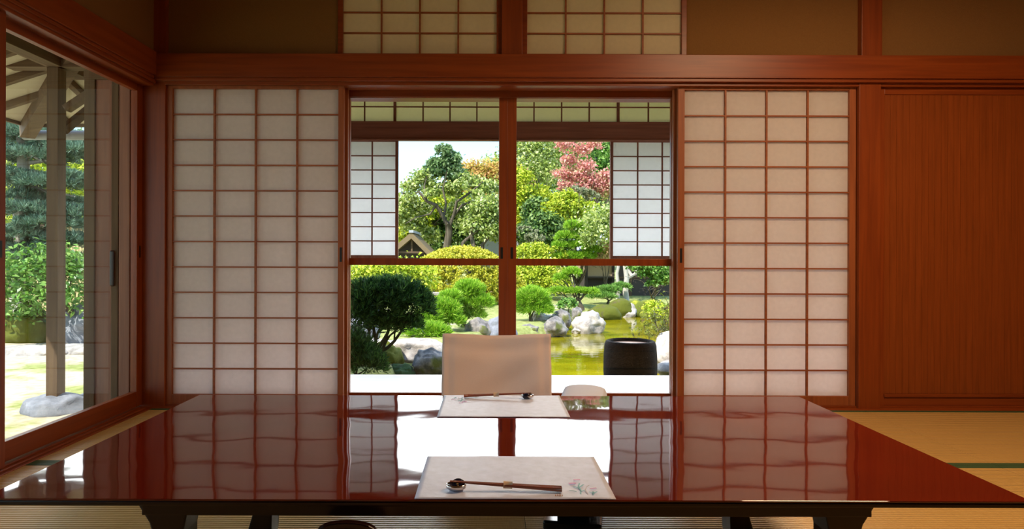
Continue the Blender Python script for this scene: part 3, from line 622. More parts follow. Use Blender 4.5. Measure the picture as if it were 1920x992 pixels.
MB().box(-0.19, 0.25, 2.36, 2.76, 0.0, 0.014).build('seat_board', 'dark_lacquer', ch, 0.004)
cu = MB().box(-0.20, 0.262, 2.34, 2.74, 0.014, 0.055).build('seat_cushion', 'tan_cloth', ch, 0.018)
# armrests
def kyosoku(name, lab, c, ang, cloth, L=0.46, Wd=0.17, Ht=0.30):
    t = thing(name, lab, 'armrest', (c[0], c[1], 0))
    def ring(w, z, yy): return None
    prof = []
    for k in range(13):
        a = math.pi*k/12; prof.append((-math.cos(a)*Wd/2, Ht-0.055+math.sin(a)**0.35*0.055))
    prof = [(-Wd/2, Ht-0.10)]+prof+[(Wd/2, Ht-0.10)]
    MB().prism([(c[0]+p, z) for p, z in prof], 'y', c[1]-L/2, c[1]+L/2).build('armrest_cover', cloth, t, 0.016, True)
    MB().box(c[0]-Wd/2+0.01, c[0]+Wd/2-0.01, c[1]-L/2+0.02, c[1]+L/2-0.02, Ht-0.115, Ht-0.10).build('top_board', 'black_lacquer', t, 0.003)
    for s_ in (-1, 1): MB().box(c[0]-0.05, c[0]+0.05, c[1]+s_*(L/2-0.06)-0.01, c[1]+s_*(L/2-0.06)+0.01, 0.03, Ht-0.115).build('leg', 'black_lacquer', t, 0.003)
    MB().box(c[0]-Wd/2, c[0]+Wd/2, c[1]-L/2-0.01, c[1]+L/2+0.01, 0.0, 0.03).build('base_board', 'black_lacquer', t, 0.006)
    if cloth == 'tan_cloth':
        for yy in (c[1]-L/2-0.012, c[1]+L/2-0.004):
            MB().prism([(c[0]+p*1.06, z+0.008) for p, z in prof], 'y', yy, yy+0.016).build('end_board', 'dark_lacquer', t, 0.003)
    t.rotation_euler[2] = ang; return t
kyosoku('armrest', 'padded floor armrest in white cloth, right of the floor chair', (0.318, 2.33), -0.20, 'white_cloth', 0.66, 0.175, 0.322)
kyosoku('armrest', 'dark wooden floor armrest with tan pad at the near edge of the table', (-0.262, 0.99), 0.0, 'tan_cloth', 0.48, 0.112, 0.328)

for o in bpy.data.objects:
    if o.parent is None and o.name.split('.')[0] in ('floor_chair', 'armrest'): o.location.z += 0.0018

# ================================================================== THE GARDEN
GZ, WZ = -0.38, -0.60
pond = [(-0.9, 7.0), (-0.45, 9.0), (0.35, 11.3), (1.25, 11.9), (1.45, 13.2), (1.7, 14.6), (2.3, 16.2), (4.0, 17.2), (6.5, 16.6), (8.0, 14.0), (6.0, 11.0), (3.4, 9.4), (2.35, 8.2), (2.2, 7.0)]
pn_ = np.array(pond)
def sdist(x, y):
    """signed distance to the pond edge, negative inside (arrays)"""
    d = np.full(x.shape, 1e9); ins = np.zeros(x.shape, bool)
    for i in range(len(pn_)):
        a, b_ = pn_[i], pn_[(i+1) % len(pn_)]; e_ = b_-a
        t = np.clip(((x-a[0])*e_[0]+(y-a[1])*e_[1])/(e_@e_), 0, 1)
        d = np.minimum(d, np.hypot(x-a[0]-t*e_[0], y-a[1]-t*e_[1]))
        cond = ((a[1] > y) != (b_[1] > y)) & (x < (b_[0]-a[0])*(y-a[1])/(b_[1]-a[1]+1e-12)+a[0]); ins ^= cond
    return np.where(ins, -d, d)
def gz(x, y):
    x = np.asarray(x, float); y = np.asarray(y, float)
    s_ = sdist(x, y); k = np.clip((s_+0.15)/0.45, 0, 1); k = k*k*(3-2*k)
    z = -0.95+k*(GZ+0.95); return z+0.03*np.sin(x*0.9+1)*np.cos(y*0.7)*k+0.02*np.clip(y-17, 0, 30)*k
def g(x, y): return float(gz(np.array([x]), np.array([y]))[0])
def gp(x, y, dz=0.0): return (x, y, g(x, y)+dz)
nx, ny = 200, 220
gx = np.linspace(-16, 22, nx); gy = np.concatenate([np.linspace(-6, 5.2, 12), np.linspace(5.3, 20, 160), np.linspace(20.3, 60, ny-172)])
X, Y = np.meshgrid(gx, gy); Z = gz(X, Y)
Z = np.where((Y < 5.3) & (X > -2.1), -0.5, Z)
vs = np.stack([X.ravel(), Y.ravel(), Z.ravel()], 1).tolist()
fs = [(j*nx+i, j*nx+i+1, (j+1)*nx+i+1, (j+1)*nx+i) for j in range(ny-1) for i in range(nx-1)]
struct(MB().add(vs, fs, True), 'ground', 'garden_ground', 'garden ground of pale earth, moss and lawn', 0)
o = MB().box(-2, 9, 6.6, 18, WZ-0.3, WZ).build('pond_water', 'pond_water'); tag(o, 'olive green water of the garden pond', 'water', kind='stuff')

# --- right beside the veranda
t = thing('water_basin', 'round black stone basin in front of the pond', 'basin', (1.258, 5.93, GZ))
MB().lathe([(0.0, 0.0), (0.20, 0.0), (0.225, 0.06), (0.236, 0.20), (0.234, 0.34), (0.226, 0.435), (0.214, 0.468), (0.196, 0.474), (0.182, 0.462), (0.176, 0.44), (0.0, 0.43)], (1.258, 5.93, GZ), 64).build('stone_body', 'stone_black', t)
MB().lathe([(0.0, 0.447), (0.178, 0.447), (0.178, 0.435)], (1.258, 5.93, GZ), 48).build('basin_fill', 'reddish_brown', t)  # bumpy reddish-brown disc filling the basin
rock('rock', 'large sunlit pale boulder at the right beside the black stone basin', (2.37, 8.35, -0.42), (0.34, 0.34, 0.33), 3, 'rock_pale')
rock('rock', 'flat pale stone on the right bank below the sunlit boulder', (2.42, 7.85, -0.50), (0.42, 0.28, 0.17), 5, 'rock_pale', 0.5)
# --- rocks on the left near bank
rock('rock', 'long sunlit pale rock at the left of the floor chair', (-0.98, 8.2, -0.36), (0.44, 0.34, 0.24), 11, 'rock_pale', 0.3)
rock('rock', 'small mossy yellow-green rock under the dark bush', (-1.22, 7.75, -0.40), (0.22, 0.22, 0.24), 12, 'rock_moss')
rock('rock', 'mossy slanting stone at the veranda edge below the dark bush', (-1.18, 7.05, -0.58), (0.26, 0.24, 0.15), 13, 'rock_moss', 0.3)
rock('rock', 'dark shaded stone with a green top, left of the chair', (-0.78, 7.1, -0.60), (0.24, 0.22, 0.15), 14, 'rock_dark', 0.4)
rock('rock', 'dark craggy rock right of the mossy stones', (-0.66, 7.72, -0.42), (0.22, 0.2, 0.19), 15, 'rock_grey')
rock('rock', 'bluish grey boulder behind the trunks of the dark bush', (-1.95, 9.4, -0.16), (0.42, 0.35, 0.36), 16, 'rock_blue')
rock('rock', 'pale rounded rock behind the dark bush at the far left', (-2.25, 9.9, 0.0), (0.36, 0.32, 0.30), 17, 'rock_grey')
rock('rock', 'pale flat rock low between the dark bush trunks', (-1.60, 8.9, -0.38), (0.42, 0.3, 0.15), 18, 'rock_pale', 0.4)
# --- shore rocks, centre
rock('rock', 'dappled grey boulder behind the chair, under the small pine', at(897, 626, 11.0), (0.26, 0.24, 0.24), 21, 'rock_grey')
rock('rock', 'bluish grey boulder just left of the middle door stile', at(938, 622, 11.0), (0.26, 0.22, 0.24), 22, 'rock_blue')
rock('rock', 'pale rounded rock behind the others beside the round pine', at(1015, 598, 13.3), (0.21, 0.2, 0.13), 23, 'rock_pale')
rock('rock', 'pale squarish rock in the middle of the shore group', at(1051, 600, 13.2), (0.22, 0.2, 0.19), 24, 'rock_grey')
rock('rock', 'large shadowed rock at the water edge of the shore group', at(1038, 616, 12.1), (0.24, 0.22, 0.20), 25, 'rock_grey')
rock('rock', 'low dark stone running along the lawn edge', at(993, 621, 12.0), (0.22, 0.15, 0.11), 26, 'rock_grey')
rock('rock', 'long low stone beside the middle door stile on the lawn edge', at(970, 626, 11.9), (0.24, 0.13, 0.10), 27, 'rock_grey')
rock('rock', 'flat pale slab reaching over the pond behind the chair', at(988, 638, 11.2), (0.36, 0.28, 0.055), 28, 'rock_pale', 0.6)
rock('rock', 'big sunlit white rock standing in the pond', at(1107, 608, 12.7), (0.29, 0.25, 0.26), 29, 'rock_pale')
rock('rock', 'small pale stone left of the big white rock', at(1082, 620, 12.6), (0.10, 0.09, 0.07), 30, 'rock_pale')
rock('rock', 'narrow upright stone behind the big white rock', at(1082, 592, 14.2), (0.12, 0.12, 0.20), 31, 'rock_grey')
rock('rock', 'pale rough rock on the far bank below the tree trunks', at(1175, 588, 16.2), (0.26, 0.2, 0.24), 32, 'rock_pale')
rock('moss_mound', 'large dark green moss mound on the far bank', at(1133, 591, 15.6), (0.40, 0.34, 0.25), 33, 'rock_moss', cat='moss mound', amp=0.12)
rock('moss_mound', 'brownish moss mound between the large one and the pale rough rock', at(1163, 582, 16.3), (0.34, 0.3, 0.30), 34, 'rock_moss', cat='moss mound', amp=0.12)
rock('moss_mound', 'bright yellow moss mound on a dark rock on the far bank', at(1192, 582, 16.4), (0.30, 0.26, 0.26), 35, 'moss_mound', cat='moss mound', amp=0.12)
rock('moss_mound', 'yellow-green moss mound at the right end of the far bank', at(1222, 580, 16.8), (0.38, 0.3, 0.27), 36, 'moss_mound', cat='moss mound', amp=0.12)
rock('moss_mound', 'small yellow moss tuft in front of the right moss mound', at(1215, 590, 15.9), (0.20, 0.2, 0.14), 37, 'moss_mound', cat='moss mound', amp=0.12)

def plant(name, label, cat, loc, group=None): return thing(name, label, cat, loc, group)
def B(x, y, Y, rx, ry, rz_): p = at(x, y, Y); return (p[0], p[1], p[2], rx, ry, rz_)
# --- shrubs
def bush(name, label, blobs, n, L, W, seed, mat, r0, base=None, cat='shrub', spread=0.16, trunkmat='bark', needle=None, **k):
    bx0 = base or (blobs[0][0], blobs[0][1]); p = gp(*bx0) if len(bx0) == 2 else bx0
    t = plant(name, label, cat, p)
    if needle: needles(blobs, n, needle, L, W, seed, t, mat, **k)
    else: foliage(blobs, n, L, W, seed, t, mat, spread=spread, **k)
    branches(p, [b[:3] for b in blobs]*(2 if len(blobs) < 3 else 1), r0, seed, t, trunkmat, fork=0.3)
    return t
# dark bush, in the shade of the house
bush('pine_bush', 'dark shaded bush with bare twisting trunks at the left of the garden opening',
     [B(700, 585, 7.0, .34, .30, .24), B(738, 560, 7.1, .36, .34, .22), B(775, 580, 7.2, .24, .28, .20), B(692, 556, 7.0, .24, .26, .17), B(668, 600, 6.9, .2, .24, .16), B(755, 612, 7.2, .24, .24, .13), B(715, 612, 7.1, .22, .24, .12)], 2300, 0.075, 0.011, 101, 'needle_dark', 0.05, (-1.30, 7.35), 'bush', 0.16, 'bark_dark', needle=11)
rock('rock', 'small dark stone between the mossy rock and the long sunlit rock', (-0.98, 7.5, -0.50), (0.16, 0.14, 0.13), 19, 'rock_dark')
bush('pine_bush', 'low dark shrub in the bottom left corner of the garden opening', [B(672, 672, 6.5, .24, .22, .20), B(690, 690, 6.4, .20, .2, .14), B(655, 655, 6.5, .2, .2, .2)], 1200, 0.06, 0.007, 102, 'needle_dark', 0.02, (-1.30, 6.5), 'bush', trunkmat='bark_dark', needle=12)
# yellow green shrubs behind it
bush('rounded_shrub', 'bright yellow-green shrub rising behind the dark bush', [B(700, 540, 12.5, .75, .5, .42), B(745, 530, 12.8, .6, .5, .40), B(775, 532, 13, .5, .5, .36), B(722, 518, 13, .45, .5, .24)], 9000, 0.075, 0.045, 103, 'leaf_yellowgreen', 0.06)
hed = bush('rounded_hedge', 'huge dome-shaped yellow hedge under the old tree', [(at(866, 520, 17)[0], 17.2, 0.22, 1.28, 1.0, 0.86), (at(812, 535, 16.5)[0], 17.0, -0.05, 0.75, .7, 0.5), (at(925, 535, 17)[0], 17.2, 0.0, 0.85, .7, 0.5)], 52000, 0.055, 0.035, 104, 'leaf_hedge', 0.09, cat='hedge', spread=0.03, fill=0.96, per=20, up=0.2)
# three bright pines
bush('small_pine', 'bright green small pine with leaning trunk, left of the middle stile', [B(880, 548, 11.4, .24, .22, .17), B(868, 572, 11.4, .30, .24, .17), B(900, 570, 11.4, .22, .2, .14), B(882, 592, 11.4, .26, .2, .10)], 1500, 0.10, 0.010, 105, 'needle_bright', 0.045, (at(868, 620, 11.6)[0], 11.6), 'pine tree', needle=13)
bush('small_pine', 'bright green pine bush between the dark bush and the small pine', [B(828, 585, 10.8, .30, .24, .19), B(805, 600, 10.6, .22, .2, .15), B(845, 605, 10.8, .22, .2, .13), B(800, 625, 10.2, .36, .2, .12), B(845, 560, 11, .16, .16, .1)], 1700, 0.10, 0.010, 106, 'needle_bright', 0.035, None, 'pine tree', needle=13)
bush('small_pine', 'round bright green pine just right of the middle stile', [B(998, 562, 13.0, .33, .28, .22), B(1002, 582, 13.0, .36, .28, .13), B(978, 572, 13.0, .24, .22, .2)], 1700, 0.10, 0.010, 107, 'needle_bright', 0.045, (at(996, 605, 13)[0], 13.0), 'pine tree', needle=13)
# tiered pine on the right bank
pads = [B(1072, 512, 16.5, .20, .2, .10), B(1052, 522, 16.5, .14, .15, .07), B(1048, 546, 16.5, .24, .2, .06), B(1085, 547, 16.5, .30, .2, .06), B(1110, 548, 16.5, .14, .15, .05)]
bush('tiered_pine', 'pine with flat cloud-shaped green pads and a bare trunk by the shore rocks', pads, 900, 0.10, 0.014, 108, 'needle_bright', 0.07, (at(1090, 585, 16.5)[0], 16.5), 'pine tree', needle=14)
bush('rounded_shrub', 'small fresh green shrub below the tiered pine', [B(1066, 572, 15.6, .24, .2, .15)], 900, 0.06, 0.035, 109, 'leaf_broad', 0.02)
bush('tiered_pine', 'lower pale green pine branch spreading left of the fence', [B(1140, 545, 17.6, .35, .3, .10), B(1128, 556, 17.4, .4, .3, .08), B(1165, 538, 17.8, .25, .2, .08)], 700, 0.10, 0.012, 110, 'leaf_broad', 0.04, None, 'pine tree', needle=12)
# maple under the mid rail
bush('maple_tree', 'yellow-green young maple low behind the round pine', [B(1000, 520, 18.5, .75, .6, .36), B(1035, 535, 18.3, .55, .5, .30), B(985, 505, 18.6, .4, .4, .25), B(1020, 500, 18.6, .5, .4, .2)], 7500, 0.085, 0.05, 111, 'leaf_yellowgreen', 0.07, cat='maple tree')
# twiggy shrub in the lower right
bush('twiggy_shrub', 'sparse dark twiggy shrub at the right edge over the water', [B(1240, 610, 8.6, .16, .2, .16), B(1215, 628, 8.6, .16, .2, .06), B(1250, 580, 8.8, .16, .2, .14), B(1228, 600, 8.7, .12, .2, .08)], 420, 0.06, 0.022, 112, 'leaf_twig', 0.022, (2.55, 8.7), spread=0.5, per=7)
bush('rounded_shrub', 'lime green shrub at the far right bank behind the twiggy shrub', [B(1246, 590, 13.0, .30, .3, .18), B(1225, 578, 13.4, .22, .3, .10)], 1300, 0.06, 0.035, 113, 'leaf_yellowgreen', 0.03)
# trunks and trees of the right bank
t = plant('garden_tree', 'slender pale-barked tree with twin trunks on the far bank', 'tree', gp(at(1163, 560, 18.2)[0], 18.2))
branches(None, [], 0, 1, t, 'bark_pale', paths=[([at(1158, 575, 18.2), at(1160, 540, 18.2), at(1157, 512, 18.2), at(1163, 480, 18.2), at(1155, 430, 18.2)], .055, .03), ([at(1176, 575, 18.2), at(1173, 545, 18.2), at(1175, 520, 18.2), at(1170, 480, 18.2), at(1182, 430, 18.2)], .085, .05), ([at(1174, 522, 18.2), at(1192, 512, 18.3), at(1196, 480, 18.4), at(1215, 440, 18.6)], .05, .03), ([at(1184, 516, 18.2), at(1172, 498, 18.2)], .05, .04)])
foliage([B(1160, 420, 18.6, 1.1, .8, .5), B(1200, 440, 18.6, .9, .7, .4), B(1130, 450, 19, .6, .6, .25)], 5000, 0.10, 0.06, 114, t, 'leaf_oak')
bush('maple_tree', 'green maple with hanging leaves at the right edge of the garden opening', [B(1232, 505, 15.0, .42, .4, .20), B(1245, 525, 15.0, .30, .3, .12), B(1205, 498, 15, .3, .3, .1), B(1222, 532, 15, .12, .2, .05)], 3000, 0.075, 0.05, 115, 'leaf_broad', 0.035, (at(1232, 575, 16.9)[0], 17.6), cat='maple tree')
# --- far trees above the mid rail
def big(label, blobs, n, seed, mat, r0, base, L=0.15, W=0.10, bark='bark', **k):
    p = gp(*base); t = plant('garden_tree', label, 'tree', p); foliage(blobs, n, L, W, seed, t, mat, **k); branches(p, [b[:3] for b in blobs], r0, seed, t, bark, fork=0.35, wob=0.12, twigs=4); return t
OY = 24.0
t = plant('garden_tree', 'old spreading tree with thick crooked branches behind the dome hedge', 'tree', gp(at(838, 480, OY)[0], OY))
foliage([B(820, 318, OY+.5, .42, .5, .34), B(845, 305, OY+.6, .40, .5, .30), B(832, 282, OY+.5, .26, .4, .20), B(852, 330, OY+.6, .44, .5, .28)], 5200, 0.13, 0.085, 200, t, 'leaf_oak_mid', spread=0.2, fill=0.35, per=18, name='upper_crown')
foliage([B(810, 362, OY-.5, .25, .3, .12), B(862, 350, OY-.6, .25, .3, .12), B(898, 366, OY-.6, .25, .3, .12), B(768, 372, OY-.6, .2, .3, .12), B(790, 338, OY+.3, .38, .5, .22), B(768, 352, OY+.4, .30, .5, .16), B(805, 352, OY+.4, .34, .5, .2), B(840, 358, OY+.5, .5, .5, .22), B(875, 345, OY+.4, .45, .5, .2), B(902, 355, OY+.2, .38, .5, .20), B(922, 350, OY+.4, .26, .4, .2), B(762, 380, OY+.5, .34, .5, .2), B(790, 395, OY+.7, .42, .5, .2), B(905, 385, OY+.6, .38, .5, .25), B(925, 402, OY+.5, .3, .5, .25), B(775, 425, OY+.6, .42, .5, .24), B(862, 400, OY+.9, .5, .4, .3), B(882, 422, OY+.9, .45, .5, .24), B(800, 445, OY+.9, .45, .5, .2), B(752, 405, OY+.2, .25, .4, .3)], 10500, 0.13, 0.085, 201, t, 'leaf_oak', spread=0.3, fill=0.3, per=16)
P_ = lambda *a: [at(x, y, Yy) for x, y, Yy in a]
branches(None, [], 0, 7, t, 'bark', paths=[
    (P_((840, 486, OY), (838, 462, OY), (842, 435, OY), (840, 420, OY)), .15, .12),
    (P_((840, 424, OY), (828, 402, OY-.2), (818, 385, OY-.3), (800, 378, OY-.4), (785, 360, OY-.4), (772, 366, OY-.3), (752, 362, OY-.3)), .085, .025),
    (P_((842, 424, OY), (852, 400, OY-.2), (856, 378, OY-.3), (872, 368, OY-.4), (895, 350, OY-.4), (905, 340, OY-.3)), .07, .02),
    (P_((848, 408, OY-.1), (866, 385, OY-.3), (888, 376, OY-.4), (905, 365, OY-.4)), .05, .015),
    (P_((832, 408, OY-.1), (836, 382, OY-.2), (830, 355, OY-.1), (838, 320, OY)), .05, .015),
    (P_((800, 378, OY-.4), (795, 350, OY-.3), (800, 330, OY-.2)), .04, .015),
    (P_((818, 385, OY-.3), (806, 402, OY-.3), (780, 408, OY-.4), (760, 420, OY-.4)), .04, .015)])
t2 = plant('garden_tree', 'grey-green tree with two forking trunks right of the old tree', 'tree', gp(at(888, 480, 22.5)[0], 22.5))
foliage([B(915, 395, 22.8, .6, .6, .4), B(900, 425, 22.8, .6, .6, .3), B(925, 440, 22.8, .5, .6, .3)], 4200, 0.13, 0.085, 202, t2, 'leaf_oak', spread=0.26, fill=0.4)
branches(None, [], 0, 8, t2, 'bark', paths=[(P_((890, 488, 22.5), (888, 460, 22.5), (882, 435, 22.5), (892, 415, 22.5)), .10, .04), (P_((902, 488, 22.6), (905, 458, 22.5), (920, 440, 22.5), (935, 430, 22.5)), .08, .03), (P_((868, 485, 22.5), (868, 455, 22.5), (885, 440, 22.5), (915, 420, 22.5)), .08, .03)])
big('orange and yellow autumn tree behind the old tree', [B(905, 335, 31, 1.5, 1.1, .62), B(885, 355, 31, 1.2, 1, .6), B(935, 345, 31, 1.4, 1, .75)], 7500, 203, 'leaf_autumn', .16, (at(915, 480, 31)[0], 31), 0.16, 0.11)
big('yellow-green bush tree left behind the old tree', [B(752, 400, 27, 1.0, .9, .5), B(765, 440, 27, 1.1, .9, .6), B(790, 400, 27.2, .9, .9, .5), B(835, 385, 27.4, 1, .9, .5)], 6500, 204, 'leaf_yellowgreen', .12, (at(755, 480, 27)[0], 27), 0.15, 0.1)
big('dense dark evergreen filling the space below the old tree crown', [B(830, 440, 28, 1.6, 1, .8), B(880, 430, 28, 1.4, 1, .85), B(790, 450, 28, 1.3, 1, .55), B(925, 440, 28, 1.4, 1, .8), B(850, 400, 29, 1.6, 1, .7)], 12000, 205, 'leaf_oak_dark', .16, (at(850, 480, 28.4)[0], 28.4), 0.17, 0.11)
big('thin feathery treetop against the sky left of the middle stile', [B(920, 305, 34, .55, .6, .28), B(912, 318, 34, .8, .6, .2), B(938, 312, 34, .5, .6, .4)], 600, 206, 'leaf_oak', .07, (at(925, 480, 34)[0], 34), 0.15, 0.09, spread=.35)
big('tall loose grey-green tree at the right of the middle stile', [B(985, 300, 34, 1.3, 1.2, .95), B(1010, 285, 34, 1.3, 1.2, .9), B(995, 335, 33, 1.6, 1.2, .8), B(1030, 310, 35, 1.3, 1.2, 1.2), B(975, 320, 34, 1, 1, .8)], 6500, 207, 'leaf_oak', .2, (at(1000, 480, 34)[0], 34), 0.17, 0.11, spread=0.24)
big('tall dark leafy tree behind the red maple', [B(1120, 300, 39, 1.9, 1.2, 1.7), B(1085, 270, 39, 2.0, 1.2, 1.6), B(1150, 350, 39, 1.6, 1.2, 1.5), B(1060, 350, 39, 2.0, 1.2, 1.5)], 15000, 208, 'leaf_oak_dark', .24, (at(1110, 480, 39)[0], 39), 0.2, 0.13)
big('bright leafy crown at the top right beside the red maple', [B(1130, 290, 31, 1.0, .9, .75), B(1115, 330, 31, .9, .9, .6), B(1145, 320, 31, .7, .8, .6)], 5200, 209, 'leaf_broad', .13, (at(1135, 480, 31)[0], 31), 0.15, 0.1)
t = plant('maple_tree', 'red maple with slender leaning trunk at the upper right of the view', 'maple tree', gp(at(1165, 480, 26)[0], 26))
foliage([B(1058, 272, 26, .30, .4, .12), B(1090, 282, 26, .34, .4, .14), B(1115, 268, 26, .25, .4, .14), B(1068, 300, 26, .30, .4, .12), B(1098, 312, 26, .36, .4, .14), B(1052, 325, 26, .26, .4, .10), B(1080, 330, 26, .36, .4, .14), B(1062, 348, 26, .34, .4, .08), B(1105, 338, 26, .36, .4, .13), B(1132, 332, 26, .30, .4, .14), B(1128, 352, 26, .36, .4, .10), B(1150, 345, 26, .32, .4, .16), B(1092, 352, 26, .3, .4, .1)], 4300, 0.12, 0.085, 210, t, 'leaf_red', spread=0.34, fill=0.3, per=13)
foliage([B(1100, 362, 26.3, .75, .5, .18), B(1140, 360, 26.3, .55, .5, .2), B(1085, 330, 26.3, .6, .5, .2)], 1900, 0.12, 0.085, 211, t, 'leaf_blossom', spread=.24, name='lower_foliage')
branches(None, [], 0, 9, t, 'bark', paths=[(P_((1168, 482, 26), (1150, 440, 26), (1128, 400, 26), (1112, 365, 26), (1098, 335, 26), (1090, 300, 26)), .085, .02), (P_((1112, 365, 26), (1085, 350, 26), (1060, 345, 26)), .03, .01), (P_((1140, 420, 26), (1138, 380, 26), (1150, 345, 26)), .04, .015), (P_((1155, 450, 26), (1160, 410, 26), (1152, 385, 26)), .04, .015)])
big('rounded yellow-green tree in the middle right of the view', [B(1060, 385, 23, .62, .6, .42), B(1045, 410, 23, .55, .5, .35), B(1075, 410, 23, .6, .5, .35), B(1100, 398, 23.3, .6, .5, .32), B(1055, 432, 23, .45, .5, .25), B(1022, 392, 23.3, .28, .4, .2)], 7500, 212, 'leaf_yellowgreen', .09, (at(1070, 480, 23)[0], 23), 0.12, 0.08)
big('yellow-tinged tree just right of the middle stile', [B(975, 350, 25, .5, .6, .6), B(985, 390, 25, .8, .6, .6), B(1005, 370, 25.5, .6, .6, .4), B(980, 425, 25, .7, .6, .45)], 6500, 213, 'leaf_yellowgreen', .12, (at(990, 480, 25)[0], 25), 0.13, 0.085)
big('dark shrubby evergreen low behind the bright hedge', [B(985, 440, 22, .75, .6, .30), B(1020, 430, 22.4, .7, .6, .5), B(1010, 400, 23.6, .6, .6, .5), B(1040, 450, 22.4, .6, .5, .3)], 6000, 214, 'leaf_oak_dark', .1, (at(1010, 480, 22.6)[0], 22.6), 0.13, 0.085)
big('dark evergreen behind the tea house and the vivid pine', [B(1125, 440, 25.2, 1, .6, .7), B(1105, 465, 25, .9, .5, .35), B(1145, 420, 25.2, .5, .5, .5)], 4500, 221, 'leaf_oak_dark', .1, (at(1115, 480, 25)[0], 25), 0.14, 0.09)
bush('rounded_shrub', 'grey-green clipped round shrub behind the bright hedge', [B(1002, 446, 21.0, .36, .3, .15), B(985, 432, 21.4, .4, .3, .12)], 1500, 0.07, 0.045, 215, 'leaf_grey', 0.04, spread=.06, fill=.9)
bush('rounded_shrub', 'olive clipped round shrub below the red maple', [B(1092, 368, 24.6, .62, .5, .24), B(1080, 358, 24.6, .4, .4, .18)], 1900, 0.09, 0.05, 216, 'leaf_grey', 0.06, spread=.06, fill=.9)
bush('rounded_hedge', 'bright lime hedge just above the middle rail, right glass door', [B(1000, 474, 19.6, .55, .5, .26), B(1030, 478, 19.4, .50, .4, .24), B(980, 478, 19.6, .5, .4, .22)], 6500, 0.065, 0.04, 217, 'leaf_yellowgreen', 0.06, cat='hedge', spread=.08, fill=.88)
bush('garden_pine', 'vivid green pine with stacked cloud pads in the middle of the right view', [B(1078, 425, 19.5, .30, .3, .13), B(1062, 445, 19.5, .34, .3, .12), B(1100, 448, 19.5, .30, .3, .12), B(1085, 462, 19.5, .40, .3, .12), B(1052, 462, 19.5, .25, .3, .10), B(1065, 482, 19.5, .45, .3, .12), B(1112, 470, 19.5, .28, .3, .10), B(1095, 482, 19.5, .35, .3, .12), B(1095, 432, 19.5, .2, .3, .1)], 2200, 0.12, 0.016, 218, 'needle_bright', 0.07, (at(1088, 560, 20)[0], 20.6), 'pine tree', needle=13)
bush('pink_shrub', 'salmon-tinted shrub at the lower right beside the vivid pine', [B(1138, 465, 19.6, .26, .3, .22), B(1130, 480, 19.6, .24, .3, .14)], 1500, 0.075, 0.05, 219, 'leaf_blossom', 0.03)
# backdrop trees of the garden's far side, each a tree of its own
rnd = random.Random(5)
bk = [('broad dark evergreen far left behind the shed', -9.5, 40), ('round evergreen far behind the old tree', -5.2, 43), ('low evergreen far behind the autumn tree', -1.2, 44), ('tall evergreen far behind the middle stile', 3.2, 42), ('tall evergreen far behind the red maple', 7.4, 41), ('broad evergreen at the far right behind everything', 12.0, 42)]
for i, (lab, x, y) in enumerate(bk):
    hgt = 1.6 if i < 3 else 6.0
    big(lab, [(x+rnd.uniform(-.9, .9), y+(i % 2)*3+4+rnd.uniform(-.2, .2), hgt*f_, 2.1, 1.1, hgt*0.3+.5) for f_ in (0.25, 0.5, 0.75, 0.55)], 6500 if i > 2 else 3500, 300+i, 'leaf_oak_dark' if i % 2 else 'leaf_oak', .25, (x, y), 0.26, 0.18)
# --- small buildings
t = thing('garden_shed', 'small garden shed with gabled thatched roof at the left of the view', 'shed', gp(at(770, 500, 21)[0], 21))
sx, sy = at(772, 500, 21)[0], 21.0; zt = at(772, 436, 21)[2]
MB().add([(sx-.85, sy-.15, zt-.72), (sx, sy-.15, zt), (sx, sy-.15, zt-.20), (sx-.78, sy-.15, zt-.86), (sx-.85, sy+2, zt-.72), (sx, sy+2, zt), (sx, sy+2, zt-.20), (sx-.78, sy+2, zt-.86)], [(0, 1, 2, 3), (4, 7, 6, 5), (0, 4, 5, 1), (3, 2, 6, 7), (0, 3, 7, 4), (1, 5, 6, 2)]).add([(sx+.72, sy-.15, zt-.72), (sx, sy-.15, zt), (sx, sy-.15, zt-.20), (sx+.66, sy-.15, zt-.86), (sx+.72, sy+2, zt-.72), (sx, sy+2, zt), (sx, sy+2, zt-.20), (sx+.66, sy+2, zt-.86)], [(3, 2, 1, 0), (5, 6, 7, 4), (1, 5, 4, 0), (7, 6, 2, 3), (4, 7, 3, 0), (2, 6, 5, 1)]).build('roof', 'thatch', t)
MB().prism([(sx-.6, g(sx, sy)-.1), (sx+.5, g(sx, sy)-.1), (sx+.5, zt-.66), (sx, zt-.19), (sx-.6, zt-.70)], 'y', sy+.25, sy+1.6).build('wall', 'dark_timber', t)
MB().bar((sx-.55, sy+.0, zt-.60), (sx+.02, sy+.0, zt-.12), .05, .07, (0, 1, 0)).bar((sx+.5, sy+.0, zt-.60), (sx-.02, sy+.0, zt-.12), .05, .07, (0, 1, 0)).bar((sx-.6, sy+.02, zt-.63), (sx+.55, sy+.02, zt-.63), .06, .08, (0, 1, 0)).bar((sx, sy+.02, zt-.6), (sx, sy+.02, zt-.15), .05, .06, (0, 1, 0)).build('gable_beam', 'weathered_wood_x', t)
MB().box(sx-.07, sx+.07, sy-.18, sy+2.03, zt-.02, zt+.06).build('roof_ridge', 'tile', t)
t = thing('garden_house', 'low bluish tiled roof slope just left of the middle stile', 'house', gp(at(935, 490, 26)[0], 26))
p0 = at(903, 457, 26); p1 = at(958, 488, 26)
MB().bar((p0[0], 26, p0[2]), (p1[0], 26, p1[2]), 1.6, .10, (0, 1, 0)).build('roof', 'tile', t)
MB().box(p0[0]-.6, p1[0]-.15, 26.2, 27.4, g(2, 26)-.2, p1[2]+.15).build('wall', 'dark_timber', t)
t = thing('tea_house', 'tan plaster garden house with dark opening behind the far bank', 'house', gp(3.5, 21))
hx0, hx1 = at(1098, 500, 20.5)[0], at(1152, 500, 20.5)[0]; zb = g(3.5, 20.5)
